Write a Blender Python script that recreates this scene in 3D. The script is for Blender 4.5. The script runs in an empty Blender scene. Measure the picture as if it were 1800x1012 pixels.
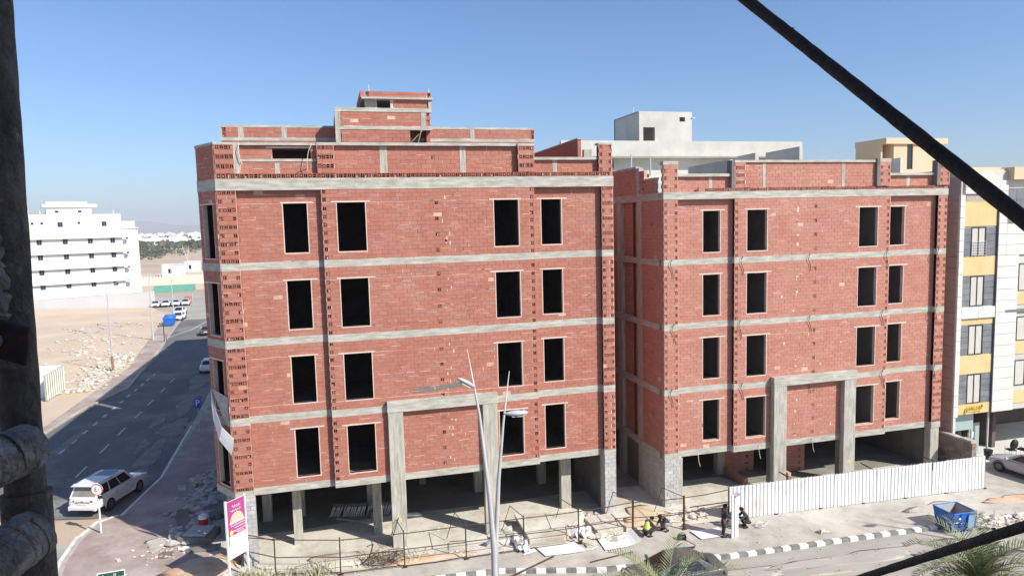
import bpy, math, random
from mathutils import Vector, Matrix

random.seed(11)
SC = bpy.context.scene
COL = SC.collection
R = math.radians

# ------------------------------------------------------------ camera, sky, sun, exposure
cam_data = bpy.data.cameras.new("camera")
cam_data.sensor_width = 36.0
cam_data.lens = 36.0 * 1218.44 / 1800.0
cam_data.clip_start = 0.05
cam_data.clip_end = 30000.0
cam = bpy.data.objects.new("camera", cam_data)
COL.objects.link(cam)
_yaw, _pit, _rol = R(14.8691), R(5.4042), R(-1.4365)
_f = Vector((math.sin(_yaw) * math.cos(_pit), math.cos(_yaw) * math.cos(_pit), -math.sin(_pit)))
_r = Vector((math.cos(_yaw), -math.sin(_yaw), 0))
_u = _r.cross(_f)
_r2 = _r * math.cos(_rol) + _u * math.sin(_rol)
_u2 = -_r * math.sin(_rol) + _u * math.cos(_rol)
cam.matrix_world = Matrix(((_r2.x, _u2.x, -_f.x, 0), (_r2.y, _u2.y, -_f.y, 0), (_r2.z, _u2.z, -_f.z, 16.5), (0, 0, 0, 1)))
SC.camera = cam

SUN_EL = R(39.5)
SUN_DIR = Vector((0.669, -0.743, 0)).normalized() * math.cos(SUN_EL) + Vector((0, 0, math.sin(SUN_EL)))
world = bpy.data.worlds.new("World")
SC.world = world
world.use_nodes = True
wn = world.node_tree
sky = wn.nodes.new("ShaderNodeTexSky")
sky.sky_type = 'NISHITA'
sky.sun_disc = False
sky.sun_elevation = SUN_EL
sky.sun_rotation = math.atan2(SUN_DIR.x, SUN_DIR.y)
sky.altitude = 0.0
sky.air_density = 1.0
sky.dust_density = 1.0
sky.ozone_density = 6.0
tint = wn.nodes.new("ShaderNodeMix"); tint.data_type = 'RGBA'; tint.blend_type = 'MULTIPLY'
tint.inputs[0].default_value = 1.0; tint.inputs[7].default_value = (0.97, 1.035, 1.13, 1)   # camera white balance, the same over the whole sky
wn.links.new(sky.outputs[0], tint.inputs[6])
wn.links.new(tint.outputs[2], wn.nodes["Background"].inputs[0])
wn.nodes["Background"].inputs[1].default_value = 0.112
sun_data = bpy.data.lights.new("sun", 'SUN')
sun_data.energy = 5.0
sun_data.angle = R(0.5)
sun_data.color = (1.0, 0.95, 0.87)
sun = bpy.data.objects.new("sun", sun_data)
COL.objects.link(sun)
sun.rotation_euler = SUN_DIR.to_track_quat('Z', 'Y').to_euler()
SC.view_settings.view_transform = 'Standard'
SC.view_settings.look = 'None'
SC.view_settings.gamma = 1.0
SC.view_settings.use_curve_mapping = False
SC.view_settings.exposure = 0.35

# ------------------------------------------------------------ helpers
class MB:
    """collects geometry, then links it as one mesh object"""
    def __init__(s): s.v = []; s.f = []; s.m = []
    def face(s, pts, m=0):
        i = len(s.v); s.v += [tuple(p) for p in pts]; s.f.append(tuple(range(i, i + len(pts)))); s.m.append(m)
    def hexa(s, p, m=0, skip=()):
        i = len(s.v); s.v += [tuple(q) for q in p]
        for k, q in enumerate(((0, 3, 2, 1), (4, 5, 6, 7), (0, 1, 5, 4), (1, 2, 6, 5), (2, 3, 7, 6), (3, 0, 4, 7))):
            if k in skip: continue
            s.f.append(tuple(i + a for a in q)); s.m.append(m)
    def box(s, x0, x1, y0, y1, z0, z1, m=0):
        s.hexa(((x0, y0, z0), (x1, y0, z0), (x1, y1, z0), (x0, y1, z0), (x0, y0, z1), (x1, y0, z1), (x1, y1, z1), (x0, y1, z1)), m)
    def fbox(s, F, a0, a1, b0, b1, z0, z1, m=0, skip=()):
        P = F.p
        s.hexa((P(a0, b1, z0), P(a1, b1, z0), P(a1, b0, z0), P(a0, b0, z0), P(a0, b1, z1), P(a1, b1, z1), P(a1, b0, z1), P(a0, b0, z1)), m, skip)
    def obox(s, c, ex, ey, ez, m=0):
        c = Vector(c); ex = Vector(ex); ey = Vector(ey); ez = Vector(ez)
        s.hexa([c - ex - ey - ez, c + ex - ey - ez, c + ex + ey - ez, c - ex + ey - ez,
                c - ex - ey + ez, c + ex - ey + ez, c + ex + ey + ez, c - ex + ey + ez], m)
    def tube(s, pts, r, n=8, m=0, caps=True):
        pts = [Vector(p) for p in pts]
        rs = r if isinstance(r, (list, tuple)) else [r] * len(pts)
        rings = []; prev = None
        for i, p in enumerate(pts):
            d = (pts[min(i + 1, len(pts) - 1)] - pts[max(i - 1, 0)]).normalized()
            if prev is None:
                a = d.cross(Vector((0, 0, 1)) if abs(d.z) < .9 else Vector((1, 0, 0))).normalized()
            else:
                a = (prev - d * prev.dot(d)).normalized()
            prev = a; b = d.cross(a); base = len(s.v)
            for k in range(n):
                t = 2 * math.pi * k / n
                s.v.append(tuple(p + (a * math.cos(t) + b * math.sin(t)) * rs[i]))
            rings.append(base)
        for i in range(len(rings) - 1):
            for k in range(n):
                k2 = (k + 1) % n
                s.f.append((rings[i] + k, rings[i] + k2, rings[i + 1] + k2, rings[i + 1] + k)); s.m.append(m)
        if caps:
            s.f.append(tuple(rings[0] + k for k in range(n))[::-1]); s.m.append(m)
            s.f.append(tuple(rings[-1] + k for k in range(n))); s.m.append(m)
    def prism(s, poly, z0, z1, m=0):
        n = len(poly); i = len(s.v)
        s.v += [(x, y, z0) for x, y in poly] + [(x, y, z1) for x, y in poly]
        s.f.append(tuple(range(i, i + n))[::-1]); s.m.append(m)
        s.f.append(tuple(range(i + n, i + 2 * n))); s.m.append(m)
        for k in range(n):
            k2 = (k + 1) % n
            s.f.append((i + k, i + k2, i + n + k2, i + n + k)); s.m.append(m)
    def loft(s, rings, m=0, caps=True):
        n = len(rings[0]); i = len(s.v)
        for r in rings: s.v += [tuple(p) for p in r]
        for a in range(len(rings) - 1):
            for k in range(n):
                k2 = (k + 1) % n
                s.f.append((i + a * n + k, i + a * n + k2, i + (a + 1) * n + k2, i + (a + 1) * n + k)); s.m.append(m)
        if caps:
            s.f.append(tuple(i + k for k in range(n))[::-1]); s.m.append(m)
            s.f.append(tuple(i + (len(rings) - 1) * n + k for k in range(n))); s.m.append(m)
    def mesh(s, name, mats, smooth=False):
        me = bpy.data.meshes.new(name)
        me.from_pydata(s.v, [], s.f)
        for m in (mats if isinstance(mats, (list, tuple)) else [mats]): me.materials.append(m)
        if any(s.m): me.polygons.foreach_set("material_index", s.m)
        if smooth: me.polygons.foreach_set("use_smooth", [True] * len(me.polygons))
        me.update()
        return me
    def build(s, name, mats, parent=None, smooth=False, kind=None, bevel=0):
        o = bpy.data.objects.new(name, s.mesh(name, mats, smooth))
        COL.objects.link(o)
        if parent: o.parent = parent
        if kind: o["kind"] = kind
        if bevel:
            b = o.modifiers.new("bevel", 'BEVEL'); b.width = bevel; b.segments = 2; b.limit_method = 'ANGLE'
        return o

class Frame:
    """vertical wall plane: a runs along it, b out of it, z up"""
    def __init__(s, o, u, n): s.o = Vector(o); s.u = Vector(u).normalized(); s.n = Vector(n).normalized()
    def p(s, a, b, z): return s.o + s.u * a + s.n * b + Vector((0, 0, z))

def tag(o, label, cat, group=None, kind=None):
    o["label"] = label
    o["category"] = cat
    if group: o["group"] = group
    if kind: o["kind"] = kind
    return o

def thing(name, label, cat, loc=(0, 0, 0), rz=0.0, group=None):
    o = bpy.data.objects.new(name, None)
    COL.objects.link(o)
    o.location = loc; o.rotation_euler = (0, 0, rz)
    o.empty_display_size = 0.2
    return tag(o, label, cat, group)

def islands(mb, name, mats, parent, **kw):
    """builds every separate piece of MB as an object of its own"""
    par = list(range(len(mb.v)))
    def find(i):
        while par[i] != i: par[i] = par[par[i]]; i = par[i]
        return i
    for f in mb.f:
        for q in f[1:]: par[find(q)] = find(f[0])
    groups = {}
    for k, f in enumerate(mb.f): groups.setdefault(find(f[0]), []).append(k)
    out = []
    for ks in groups.values():
        n = MB(); mp = {}
        for k in ks:
            for q in mb.f[k]:
                if q not in mp: mp[q] = len(n.v); n.v.append(mb.v[q])
            n.f.append(tuple(mp[q] for q in mb.f[k])); n.m.append(mb.m[k])
        out.append(n.build(name, mats, parent, **kw))
    return out

def inst(name, me, parent, loc=(0, 0, 0), rot=(0, 0, 0), scale=(1, 1, 1)):
    o = bpy.data.objects.new(name, me)
    COL.objects.link(o)
    o.parent = parent; o.location = loc; o.rotation_euler = rot; o.scale = scale
    return o

def copy_tree(o, parent=None):
    c = o.copy(); COL.objects.link(c)
    if parent: c.parent = parent
    for ch in list(o.children): copy_tree(ch, c)
    return c

# ------------------------------------------------------------ materials
def mat(name, c1, c2=None, scale=2.0, rough=0.85, bump=0.0, bscale=None, island=0.0, metal=0.0, spec=0.3,
        stretch=None, c3=None, s3=0.3, thr=(0.5, 0.7), coat=0.0, detail=6.0):
    m = bpy.data.materials.new(name); m.use_nodes = True
    nt = m.node_tree; N = nt.nodes; L = nt.links
    bs = N["Principled BSDF"]
    bs.inputs["Roughness"].default_value = rough
    bs.inputs["Metallic"].default_value = metal
    bs.inputs["Specular IOR Level"].default_value = spec
    if coat: bs.inputs["Coat Weight"].default_value = coat
    geo = N.new("ShaderNodeNewGeometry")
    mp = N.new("ShaderNodeMapping")
    if stretch: mp.inputs["Scale"].default_value = stretch
    L.new(geo.outputs["Position"], mp.inputs[0])
    nz = N.new("ShaderNodeTexNoise"); nz.inputs["Scale"].default_value = scale; nz.inputs["Detail"].default_value = detail
    nz.inputs["Roughness"].default_value = 0.62
    L.new(mp.outputs[0], nz.inputs["Vector"])
    cr = N.new("ShaderNodeMapRange"); cr.inputs[1].default_value = 0.32; cr.inputs[2].default_value = 0.68
    L.new(nz.outputs[0], cr.inputs[0])
    mx = N.new("ShaderNodeMix"); mx.data_type = 'RGBA'
    mx.inputs[6].default_value = (*c1, 1); mx.inputs[7].default_value = (*(c2 or c1), 1)
    L.new(cr.outputs[0], mx.inputs[0])
    out = mx.outputs[2]
    if c3:
        n3 = N.new("ShaderNodeTexNoise"); n3.inputs["Scale"].default_value = s3; n3.inputs["Detail"].default_value = 8.0
        n3.inputs["Roughness"].default_value = 0.7
        L.new(geo.outputs["Position"], n3.inputs["Vector"])
        r3 = N.new("ShaderNodeMapRange"); r3.inputs[1].default_value = thr[0]; r3.inputs[2].default_value = thr[1]
        L.new(n3.outputs[0], r3.inputs[0])
        m3 = N.new("ShaderNodeMix"); m3.data_type = 'RGBA'; m3.inputs[7].default_value = (*c3, 1)
        L.new(r3.outputs[0], m3.inputs[0]); L.new(out, m3.inputs[6]); out = m3.outputs[2]
    if island:
        oi = N.new("ShaderNodeObjectInfo")
        ad = N.new("ShaderNodeMath"); ad.operation = 'ADD'
        L.new(geo.outputs["Random Per Island"], ad.inputs[0]); L.new(oi.outputs["Random"], ad.inputs[1])
        fr = N.new("ShaderNodeMath"); fr.operation = 'FRACT'; L.new(ad.outputs[0], fr.inputs[0])
        mr = N.new("ShaderNodeMapRange"); mr.inputs[3].default_value = 1 - island; mr.inputs[4].default_value = 1 + island * 0.8
        L.new(fr.outputs[0], mr.inputs[0])
        hv = N.new("ShaderNodeHueSaturation")
        L.new(mr.outputs[0], hv.inputs["Value"]); L.new(out, hv.inputs["Color"])
        h2 = N.new("ShaderNodeMath"); h2.operation = 'MULTIPLY'; h2.inputs[1].default_value = 7.31; L.new(fr.outputs[0], h2.inputs[0])
        h3 = N.new("ShaderNodeMath"); h3.operation = 'FRACT'; L.new(h2.outputs[0], h3.inputs[0])
        h4 = N.new("ShaderNodeMapRange"); h4.inputs[3].default_value = 1 - island * 1.1; h4.inputs[4].default_value = 1 + island * 0.7
        L.new(h3.outputs[0], h4.inputs[0]); L.new(h4.outputs[0], hv.inputs["Saturation"])
        out = hv.outputs[0]
    L.new(out, bs.inputs["Base Color"])
    if bump:
        nb = N.new("ShaderNodeTexNoise"); nb.inputs["Scale"].default_value = bscale or scale * 6; nb.inputs["Detail"].default_value = 5
        L.new(mp.outputs[0], nb.inputs["Vector"])
        bp = N.new("ShaderNodeBump"); bp.inputs["Strength"].default_value = bump; bp.inputs["Distance"].default_value = 0.02
        L.new(nb.outputs[0], bp.inputs["Height"]); L.new(bp.outputs[0], bs.inputs["Normal"])
    return m

def glass(name, col, rough=0.08):
    m = bpy.data.materials.new(name); m.use_nodes = True
    bs = m.node_tree.nodes["Principled BSDF"]
    bs.inputs["Base Color"].default_value = (*col, 1)
    bs.inputs["Roughness"].default_value = rough
    bs.inputs["Specular IOR Level"].default_value = 0.6
    return m

BRICK = mat("brick_red", (0.375, 0.145, 0.101), (0.43, 0.178, 0.127), 1.3, 0.9, 0.25, 30, island=0.055, c3=(0.44, 0.22, 0.155), s3=0.22, thr=(0.52, 0.80))
BRICK_B = mat("brick_rose", (0.425, 0.182, 0.132), (0.48, 0.222, 0.165), 1.3, 0.9, 0.25, 30, island=0.045, c3=(0.50, 0.29, 0.21), s3=0.25, thr=(0.55, 0.82))
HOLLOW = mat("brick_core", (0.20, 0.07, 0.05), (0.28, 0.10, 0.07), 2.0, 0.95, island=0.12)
MORTAR = mat("mortar_pink", (0.54, 0.27, 0.20), (0.74, 0.56, 0.46), 2.2, 0.95, 0.2, 40, c3=(0.45, 0.20, 0.14), s3=1.1, thr=(0.5, 0.62))
JOINT = mat("mortar_line", (0.52, 0.30, 0.22), (0.74, 0.57, 0.47), 1.7, 0.95)
RIM = mat("mortar_pale", (0.62, 0.46, 0.38), (0.72, 0.60, 0.52), 5.0, 0.95)
CONC = mat("concrete_board", (0.31, 0.295, 0.245), (0.56, 0.535, 0.465), 1.6, 0.9, 0.5, 10, stretch=(0.8, 0.8, 5.0), c3=(0.30, 0.285, 0.245), s3=1.3, thr=(0.55, 0.78))
CONC_V = mat("concrete_column", (0.30, 0.286, 0.235), (0.54, 0.52, 0.45), 2.2, 0.9, 0.5, 10, stretch=(4.0, 4.0, 0.5), c3=(0.31, 0.295, 0.25), s3=1.5, thr=(0.55, 0.78))
CONC_D = mat("concrete_plain_shaded", (0.14, 0.13, 0.115), (0.22, 0.205, 0.18), 1.0, 0.92, 0.2, 12)  # darkened to deepen the shade indoors; also serves plain dark concrete outside
BLOCK = mat("concrete_block", (0.40, 0.395, 0.38), (0.53, 0.52, 0.50), 2.5, 0.95, 0.3, 30, island=0.10)
BLOCK_M = mat("block_mortar", (0.30, 0.295, 0.28), (0.42, 0.41, 0.39), 3.0, 0.95)
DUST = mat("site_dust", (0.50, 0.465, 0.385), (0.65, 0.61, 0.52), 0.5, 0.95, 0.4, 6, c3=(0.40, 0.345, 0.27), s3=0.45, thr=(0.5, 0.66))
PAVE = mat("paving_dusty", (0.34, 0.312, 0.268), (0.50, 0.465, 0.405), 0.9, 0.93, 0.5, 9, c3=(0.60, 0.555, 0.47), s3=0.22, thr=(0.46, 0.68))
PAVE_P = mat("paving_pinkish", (0.30, 0.23, 0.20), (0.43, 0.345, 0.305), 0.7, 0.93, 0.5, 9, c3=(0.58, 0.50, 0.43), s3=0.25, thr=(0.48, 0.72))
DRIFT_D = mat("dusty_asphalt", (0.18, 0.175, 0.165), (0.29, 0.275, 0.25), 0.9, 0.93, 0.3, 12)
DRIFT_R = mat("dusty_carriageway", (0.35, 0.33, 0.285), (0.45, 0.425, 0.365), 0.9, 0.93, 0.3, 12, stretch=(.4, 1.2, 1))
FLOOR_D = mat("inner_floor_shade", (0.20, 0.185, 0.155), (0.30, 0.28, 0.24), 0.6, 0.95, 0.4, 6)  # dark floor tone paints the shade beyond the sunlit strip
ROAD = mat("road_dusty", (0.29, 0.272, 0.232), (0.43, 0.405, 0.35), 0.5, 0.93, 0.3, 14, stretch=(0.3, 1.3, 1.0), c3=(0.46, 0.435, 0.38), s3=0.12, thr=(0.5, 0.7))
ASPH = mat("asphalt", (0.128, 0.128, 0.130), (0.185, 0.183, 0.178), 0.35, 0.9, 0.2, 14, stretch=(1.0, 0.3, 1.0), c3=(0.32, 0.30, 0.265), s3=0.13, thr=(0.50, 0.72))
SAND = mat("desert_sand", (0.55, 0.42, 0.30), (0.66, 0.52, 0.385), 0.12, 0.96, 0.3, 3, c3=(0.52, 0.43, 0.35), s3=0.05, thr=(0.5, 0.66))
FIELD = mat("desert_field", (0.42, 0.31, 0.22), (0.58, 0.46, 0.34), 0.06, 0.96, 0, stretch=(0.25, 1.6, 1), c3=(0.32, 0.26, 0.19), s3=0.03, thr=(0.55, 0.64))
SOIL = mat("orange_soil", (0.50, 0.31, 0.18), (0.62, 0.44, 0.29), 1.6, 0.96, 0.6, 9, c3=(0.56, 0.49, 0.39), s3=0.9, thr=(0.46, 0.66))
SOIL_D = mat("yellow_soil", (0.56, 0.44, 0.27), (0.66, 0.54, 0.36), 1.0, 0.96, 0.5, 8)
WHITE = mat("white_paint", (0.78, 0.77, 0.74), (0.83, 0.82, 0.80), 0.4, 0.6)
WHITE_W = mat("white_wall", (0.66, 0.655, 0.63), (0.74, 0.735, 0.71), 0.15, 0.8)
SHEET = mat("white_sheet_metal", (0.66, 0.665, 0.67), (0.76, 0.76, 0.755), 0.8, 0.45, spec=0.5, c3=(0.58, 0.55, 0.48), s3=1.1, thr=(0.55, 0.75))
SHEET_R = mat("grey_sheet_rib", (0.30, 0.31, 0.33), (0.38, 0.39, 0.41), 1.0, 0.5)
BLACKP = mat("black_kerb_paint", (0.14, 0.135, 0.125), (0.28, 0.27, 0.245), 3.0, 0.85)
WHITEP = mat("white_kerb_paint", (0.62, 0.60, 0.56), (0.80, 0.79, 0.75), 4.0, 0.8, c3=(0.50, 0.46, 0.40), s3=1.5, thr=(0.55, 0.7))
LINE = mat("road_line_worn", (0.44, 0.43, 0.40), (0.62, 0.61, 0.58), 3.0, 0.85)
LINE_Y = mat("road_line_sandy", (0.50, 0.42, 0.30), (0.60, 0.52, 0.40), 3.0, 0.85)
RUST = mat("rusty_steel", (0.045, 0.028, 0.022), (0.11, 0.055, 0.035), 6.0, 0.8, 0.3, 40)
SCAF = mat("scaffold_tube_dirty", (0.045, 0.040, 0.036), (0.15, 0.135, 0.12), 9.0, 0.85, 0.8, 60, c3=(0.26, 0.25, 0.23), s3=14.0, thr=(0.56, 0.68))
SCAF_L = mat("scaffold_tube_cement", (0.12, 0.115, 0.107), (0.28, 0.27, 0.25), 14.0, 0.9, 1.0, 70, c3=(0.38, 0.365, 0.34), s3=20.0, thr=(0.5, 0.66))
SCAF_B = mat("scaffold_brace_rusty", (0.020, 0.016, 0.014), (0.042, 0.032, 0.027), 10.0, 0.8, 0.5, 60, c3=(0.06, 0.04, 0.03), s3=9.0, thr=(0.56, 0.7))
PLAST = mat("grey_plaster", (0.46, 0.45, 0.40), (0.57, 0.56, 0.505), 0.5, 0.93, 0.1, 8, c3=(0.62, 0.60, 0.54), s3=0.3, thr=(0.5, 0.7))
PLAST_Y = mat("beige_paint", (0.62, 0.46, 0.30), (0.68, 0.52, 0.35), 0.3, 0.85)
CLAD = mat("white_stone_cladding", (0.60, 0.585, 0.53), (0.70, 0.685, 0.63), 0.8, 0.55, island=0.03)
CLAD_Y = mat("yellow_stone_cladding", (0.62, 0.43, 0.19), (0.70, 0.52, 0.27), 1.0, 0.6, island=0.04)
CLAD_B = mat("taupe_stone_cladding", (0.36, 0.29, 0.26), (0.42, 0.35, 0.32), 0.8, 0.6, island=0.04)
CLAD_G = mat("charcoal_stone_cladding", (0.15, 0.155, 0.165), (0.22, 0.225, 0.235), 1.5, 0.5, island=0.12)
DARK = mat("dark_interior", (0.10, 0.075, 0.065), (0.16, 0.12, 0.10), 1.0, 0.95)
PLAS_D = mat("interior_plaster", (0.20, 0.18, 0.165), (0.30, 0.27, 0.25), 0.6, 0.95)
FRAME_D = mat("dark_metal_frame", (0.03, 0.03, 0.033), rough=0.4)
GLASS_D = glass("tinted_glass", (0.018, 0.020, 0.024))
GLASS_R = mat("rear_glass_reflection", (0.20, 0.195, 0.17), (0.27, 0.26, 0.23), 2.0, 0.35)  # pale tone paints the bright reflection on the rear window
GLASS_L = glass("pale_glass", (0.33, 0.42, 0.41), 0.15)
CURT = mat("pale_curtain", (0.46, 0.44, 0.38), (0.60, 0.58, 0.52), 4.0, 0.9, stretch=(6, 6, 0.3))
TYRE = mat("tyre_rubber", (0.018, 0.018, 0.019), (0.03, 0.03, 0.03), 8, 0.9)
RIMM = mat("alloy_rim", (0.16, 0.16, 0.165), rough=0.35, metal=0.7)
CARW = mat("car_paint_white", (0.74, 0.73, 0.70), (0.78, 0.77, 0.74), 1.2, 0.3, coat=0.6)
CARG = mat("car_paint_grey", (0.075, 0.078, 0.078), (0.12, 0.12, 0.115), 1.4, 0.35, coat=0.5, c3=(0.17, 0.16, 0.145), s3=0.9, thr=(0.5, 0.75))
CARS = mat("car_paint_silver", (0.40, 0.40, 0.41), (0.46, 0.46, 0.47), 1.4, 0.35, coat=0.5, c3=(0.50, 0.48, 0.45), s3=0.9, thr=(0.5, 0.75))
LAMP_R = mat("red_lens", (0.45, 0.02, 0.03), rough=0.25)
LAMP_D = mat("smoked_red_lens", (0.10, 0.02, 0.02), rough=0.25)
LAMP_C = mat("clear_lens", (0.55, 0.56, 0.58), rough=0.15)
TRIM = mat("black_trim", (0.022, 0.022, 0.024), rough=0.6)
CHROME = mat("chrome_trim", (0.62, 0.62, 0.62), rough=0.25, metal=0.9)
POLE = mat("pole_pale_grey", (0.44, 0.44, 0.44), (0.54, 0.54, 0.54), 1.0, 0.4, spec=0.5)
POLE_B = mat("pole_brown", (0.25, 0.14, 0.10), (0.33, 0.2, 0.15), 2.0, 0.7)
BLUE = mat("blue_skip_paint", (0.010, 0.10, 0.42), (0.02, 0.15, 0.52), 1.5, 0.5, c3=(0.10, 0.26, 0.55), s3=1.6, thr=(0.58, 0.66))
BLUE_IN = mat("scuffed_skip_lining", (0.30, 0.31, 0.32), (0.48, 0.48, 0.47), 2.0, 0.7, c3=(0.20, 0.15, 0.12), s3=2.0, thr=(0.6, 0.7))
SIGN_B = mat("blue_sign", (0.012, 0.10, 0.50), rough=0.4)
SIGN_G = mat("green_sign", (0.025, 0.085, 0.060), rough=0.45)
SIGN_R = mat("red_sign_ring", (0.55, 0.03, 0.04), rough=0.45)
INK = mat("black_ink", (0.015, 0.015, 0.015), rough=0.6)
MAGENTA = mat("magenta_print", (0.36, 0.055, 0.20), (0.42, 0.075, 0.25), 1.0, 0.6)
PALE_P = mat("pale_print", (0.70, 0.62, 0.60), rough=0.7)
FOOD = mat("cream_print", (0.58, 0.44, 0.30), (0.66, 0.55, 0.42), 6.0, 0.7)
PAINT_Y = mat("yellow_paint_mark", (0.60, 0.55, 0.16), (0.52, 0.49, 0.30), 9.0, 0.8)
YELL = mat("yellow_print", (0.72, 0.58, 0.05), (0.78, 0.66, 0.10), 3.0, 0.6)
YELL_D = mat("gilt_letter", (0.62, 0.46, 0.02), (0.70, 0.54, 0.04), 3.0, 0.5)
VEST = mat("yellow_vest", (0.62, 0.72, 0.16), (0.70, 0.80, 0.22), 3.0, 0.8)
CLOTH_K = mat("dark_clothes", (0.022, 0.022, 0.025), (0.045, 0.045, 0.05), 4.0, 0.9)
CLOTH_N = mat("navy_shirt", (0.03, 0.035, 0.055), (0.055, 0.06, 0.085), 4.0, 0.9)
CLOTH_O = mat("olive_grey_shirt", (0.045, 0.052, 0.048), (0.08, 0.088, 0.08), 4.0, 0.9)
CLOTH_G = mat("grey_trousers", (0.22, 0.21, 0.20), (0.30, 0.29, 0.28), 4.0, 0.9)
CLOTH_L = mat("light_grey_shirt", (0.40, 0.41, 0.42), (0.52, 0.52, 0.53), 4.0, 0.9)
SKIN = mat("skin_brown", (0.16, 0.085, 0.055), (0.20, 0.11, 0.075), 5.0, 0.7)
HAIR = mat("black_hair", (0.010, 0.009, 0.008), rough=0.9)
SHOE = mat("dark_shoe", (0.03, 0.025, 0.02), rough=0.8)
FROND = mat("palm_leaflet", (0.14, 0.17, 0.075), (0.27, 0.29, 0.15), 2.5, 0.65, island=0.25)
RACHIS = mat("palm_rachis", (0.26, 0.27, 0.12), (0.34, 0.33, 0.17), 2.0, 0.7)
TRUNK = mat("palm_trunk", (0.11, 0.075, 0.05), (0.20, 0.145, 0.10), 5.0, 0.95, 0.6, 20)
GREENL = mat("far_foliage", (0.075, 0.09, 0.05), (0.15, 0.16, 0.10), 0.08, 0.9, island=0.3)
WEED = mat("dry_weed", (0.34, 0.33, 0.20), (0.54, 0.51, 0.36), 3.0, 0.9, island=0.2)
CLOTH_W = mat("white_tarpaulin", (0.72, 0.71, 0.70), (0.80, 0.79, 0.78), 2.0, 0.7)
PRINT_G = mat("faded_grey_print", (0.30, 0.29, 0.28), (0.52, 0.50, 0.48), 6.0, 0.8)
RED_P = mat("red_plastic", (0.52, 0.02, 0.025), rough=0.4)
WOOD = mat("weathered_wood", (0.24, 0.18, 0.12), (0.36, 0.28, 0.20), 2.0, 0.9, stretch=(1, 8, 8))
STONE = mat("rubble_stone", (0.36, 0.33, 0.29), (0.56, 0.52, 0.46), 3.0, 0.95, island=0.25)
STONE_W = mat("rubble_pale", (0.46, 0.42, 0.35), (0.64, 0.59, 0.51), 3.0, 0.95, island=0.18)
HILL = mat("far_hill_rock", (0.22, 0.20, 0.18), (0.29, 0.27, 0.24), 0.002, 0.95)
GREEN_C = mat("green_canopy", (0.10, 0.30, 0.22), (0.16, 0.38, 0.29), 1.0, 0.6)
MANHOLE = mat("cast_iron", (0.16, 0.13, 0.11), (0.24, 0.20, 0.17), 4.0, 0.8)
# ------------------------------------------------------------ ground, roads, pavements
def structure(name, mb, m, parent=None):
    o = mb.build(name, m, parent)
    if parent is None: o["kind"] = 'structure'
    return o

g = MB(); g.box(-7500, 7500, -2000, 8500, -1.0, -0.16); structure("ground", g, FIELD)

# kerb edge of the near pavement: from far up the side street, round the corner, along the main road
KERB = [(-14.2, 125.0), (-11.8, 62.3), (-11.5, 50.0), (-12.3, 44.2), (-13.5, 43.2), (-13.9, 41.0), (-13.8, 38.4), (-13.2, 35.2),
        (-11.4, 33.2), (-8.0, 32.2), (-2.0, 31.6), (7.3, 30.9), (11.9, 29.5), (18.5, 28.85), (25.3, 28.6), (33.6, 28.2), (48.0, 27.5), (75.0, 26.5)]
g = MB(); g.prism(KERB + [(75, 100), (20, 125)], -0.158, 0.0)
structure("pavement", g, PAVE)
g = MB(); g.prism([(-11.4, 124), (-11.4, 50.2), (-12.2, 44.5), (-13.3, 43.0), (-13.55, 40.8), (-13.45, 38.4), (-12.9, 35.5), (-11.2, 33.7), (-8.0, 32.7), (-5.5, 32.4), (-6.8, 38), (-7.8, 48), (-8, 124)][::-1], 0.0, 0.004)
structure("corner_pavement", g, PAVE_P)
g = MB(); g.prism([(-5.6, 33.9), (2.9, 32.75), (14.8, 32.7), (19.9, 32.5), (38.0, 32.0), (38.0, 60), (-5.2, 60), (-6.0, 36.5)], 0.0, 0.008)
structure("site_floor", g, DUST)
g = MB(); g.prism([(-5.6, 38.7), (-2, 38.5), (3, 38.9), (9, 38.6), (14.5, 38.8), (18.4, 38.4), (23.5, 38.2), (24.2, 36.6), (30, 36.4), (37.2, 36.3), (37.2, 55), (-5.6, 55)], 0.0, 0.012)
structure("painted_shade_floor", g, FLOOR_D)  # dark sheet standing in for shade under the ground floors
g = MB(); g.prism([(-60, 40.5), (-60, -12), (120, -12), (120, 27.5)] + [p for p in KERB[::-1] if p[1] < 43], -0.159, -0.12)
structure("main_road", g, ROAD)
g = MB()
g.prism([(-21.0, 46.0), (-13.9, 44.2), (-12.2, 44.6), (-11.4, 50.0), (-11.7, 62.3), (-14.1, 125.0), (-16, 140), (-27, 140), (-22.6, 100.5), (-21.1, 81.0), (-23.6, 67.0), (-25.0, 46.5)][::-1], -0.12, -0.116)
structure("side_street", g, ASPH)
g = MB(); g.prism([(-75, 200), (-14, 196), (-10, 140), (-27, 140), (-33, 160), (-90, 176)][::-1], -0.125, -0.105)
structure("far_road", g, ROAD)
# far pavement on the other side of the street, and the empty lot behind it
g = MB(); g.prism([(-24.3, 60.0), (-24.05, 93.2), (-26.9, 116.0), (-30.5, 145), (-27.0, 141), (-22.9, 100.6), (-21.2, 81.0), (-23.0, 72.0), (-23.8, 60.0)][::-1], -0.158, 0.0)
structure("far_pavement", g, PAVE_P)
g = MB(); g.prism([(-24.3, 52.0), (-24.15, 93.2), (-27.0, 116.0), (-31.5, 150), (-37.5, 166), (-120, 192), (-120, 52)], -0.158, -0.004)
structure("empty_lot", g, SAND)
g = MB(); g.prism([(-90, 210), (-34, 215), (-10, 217), (-10, 300), (-120, 300)], -0.158, -0.03)
structure("sandy_verge", g, SAND)

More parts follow.
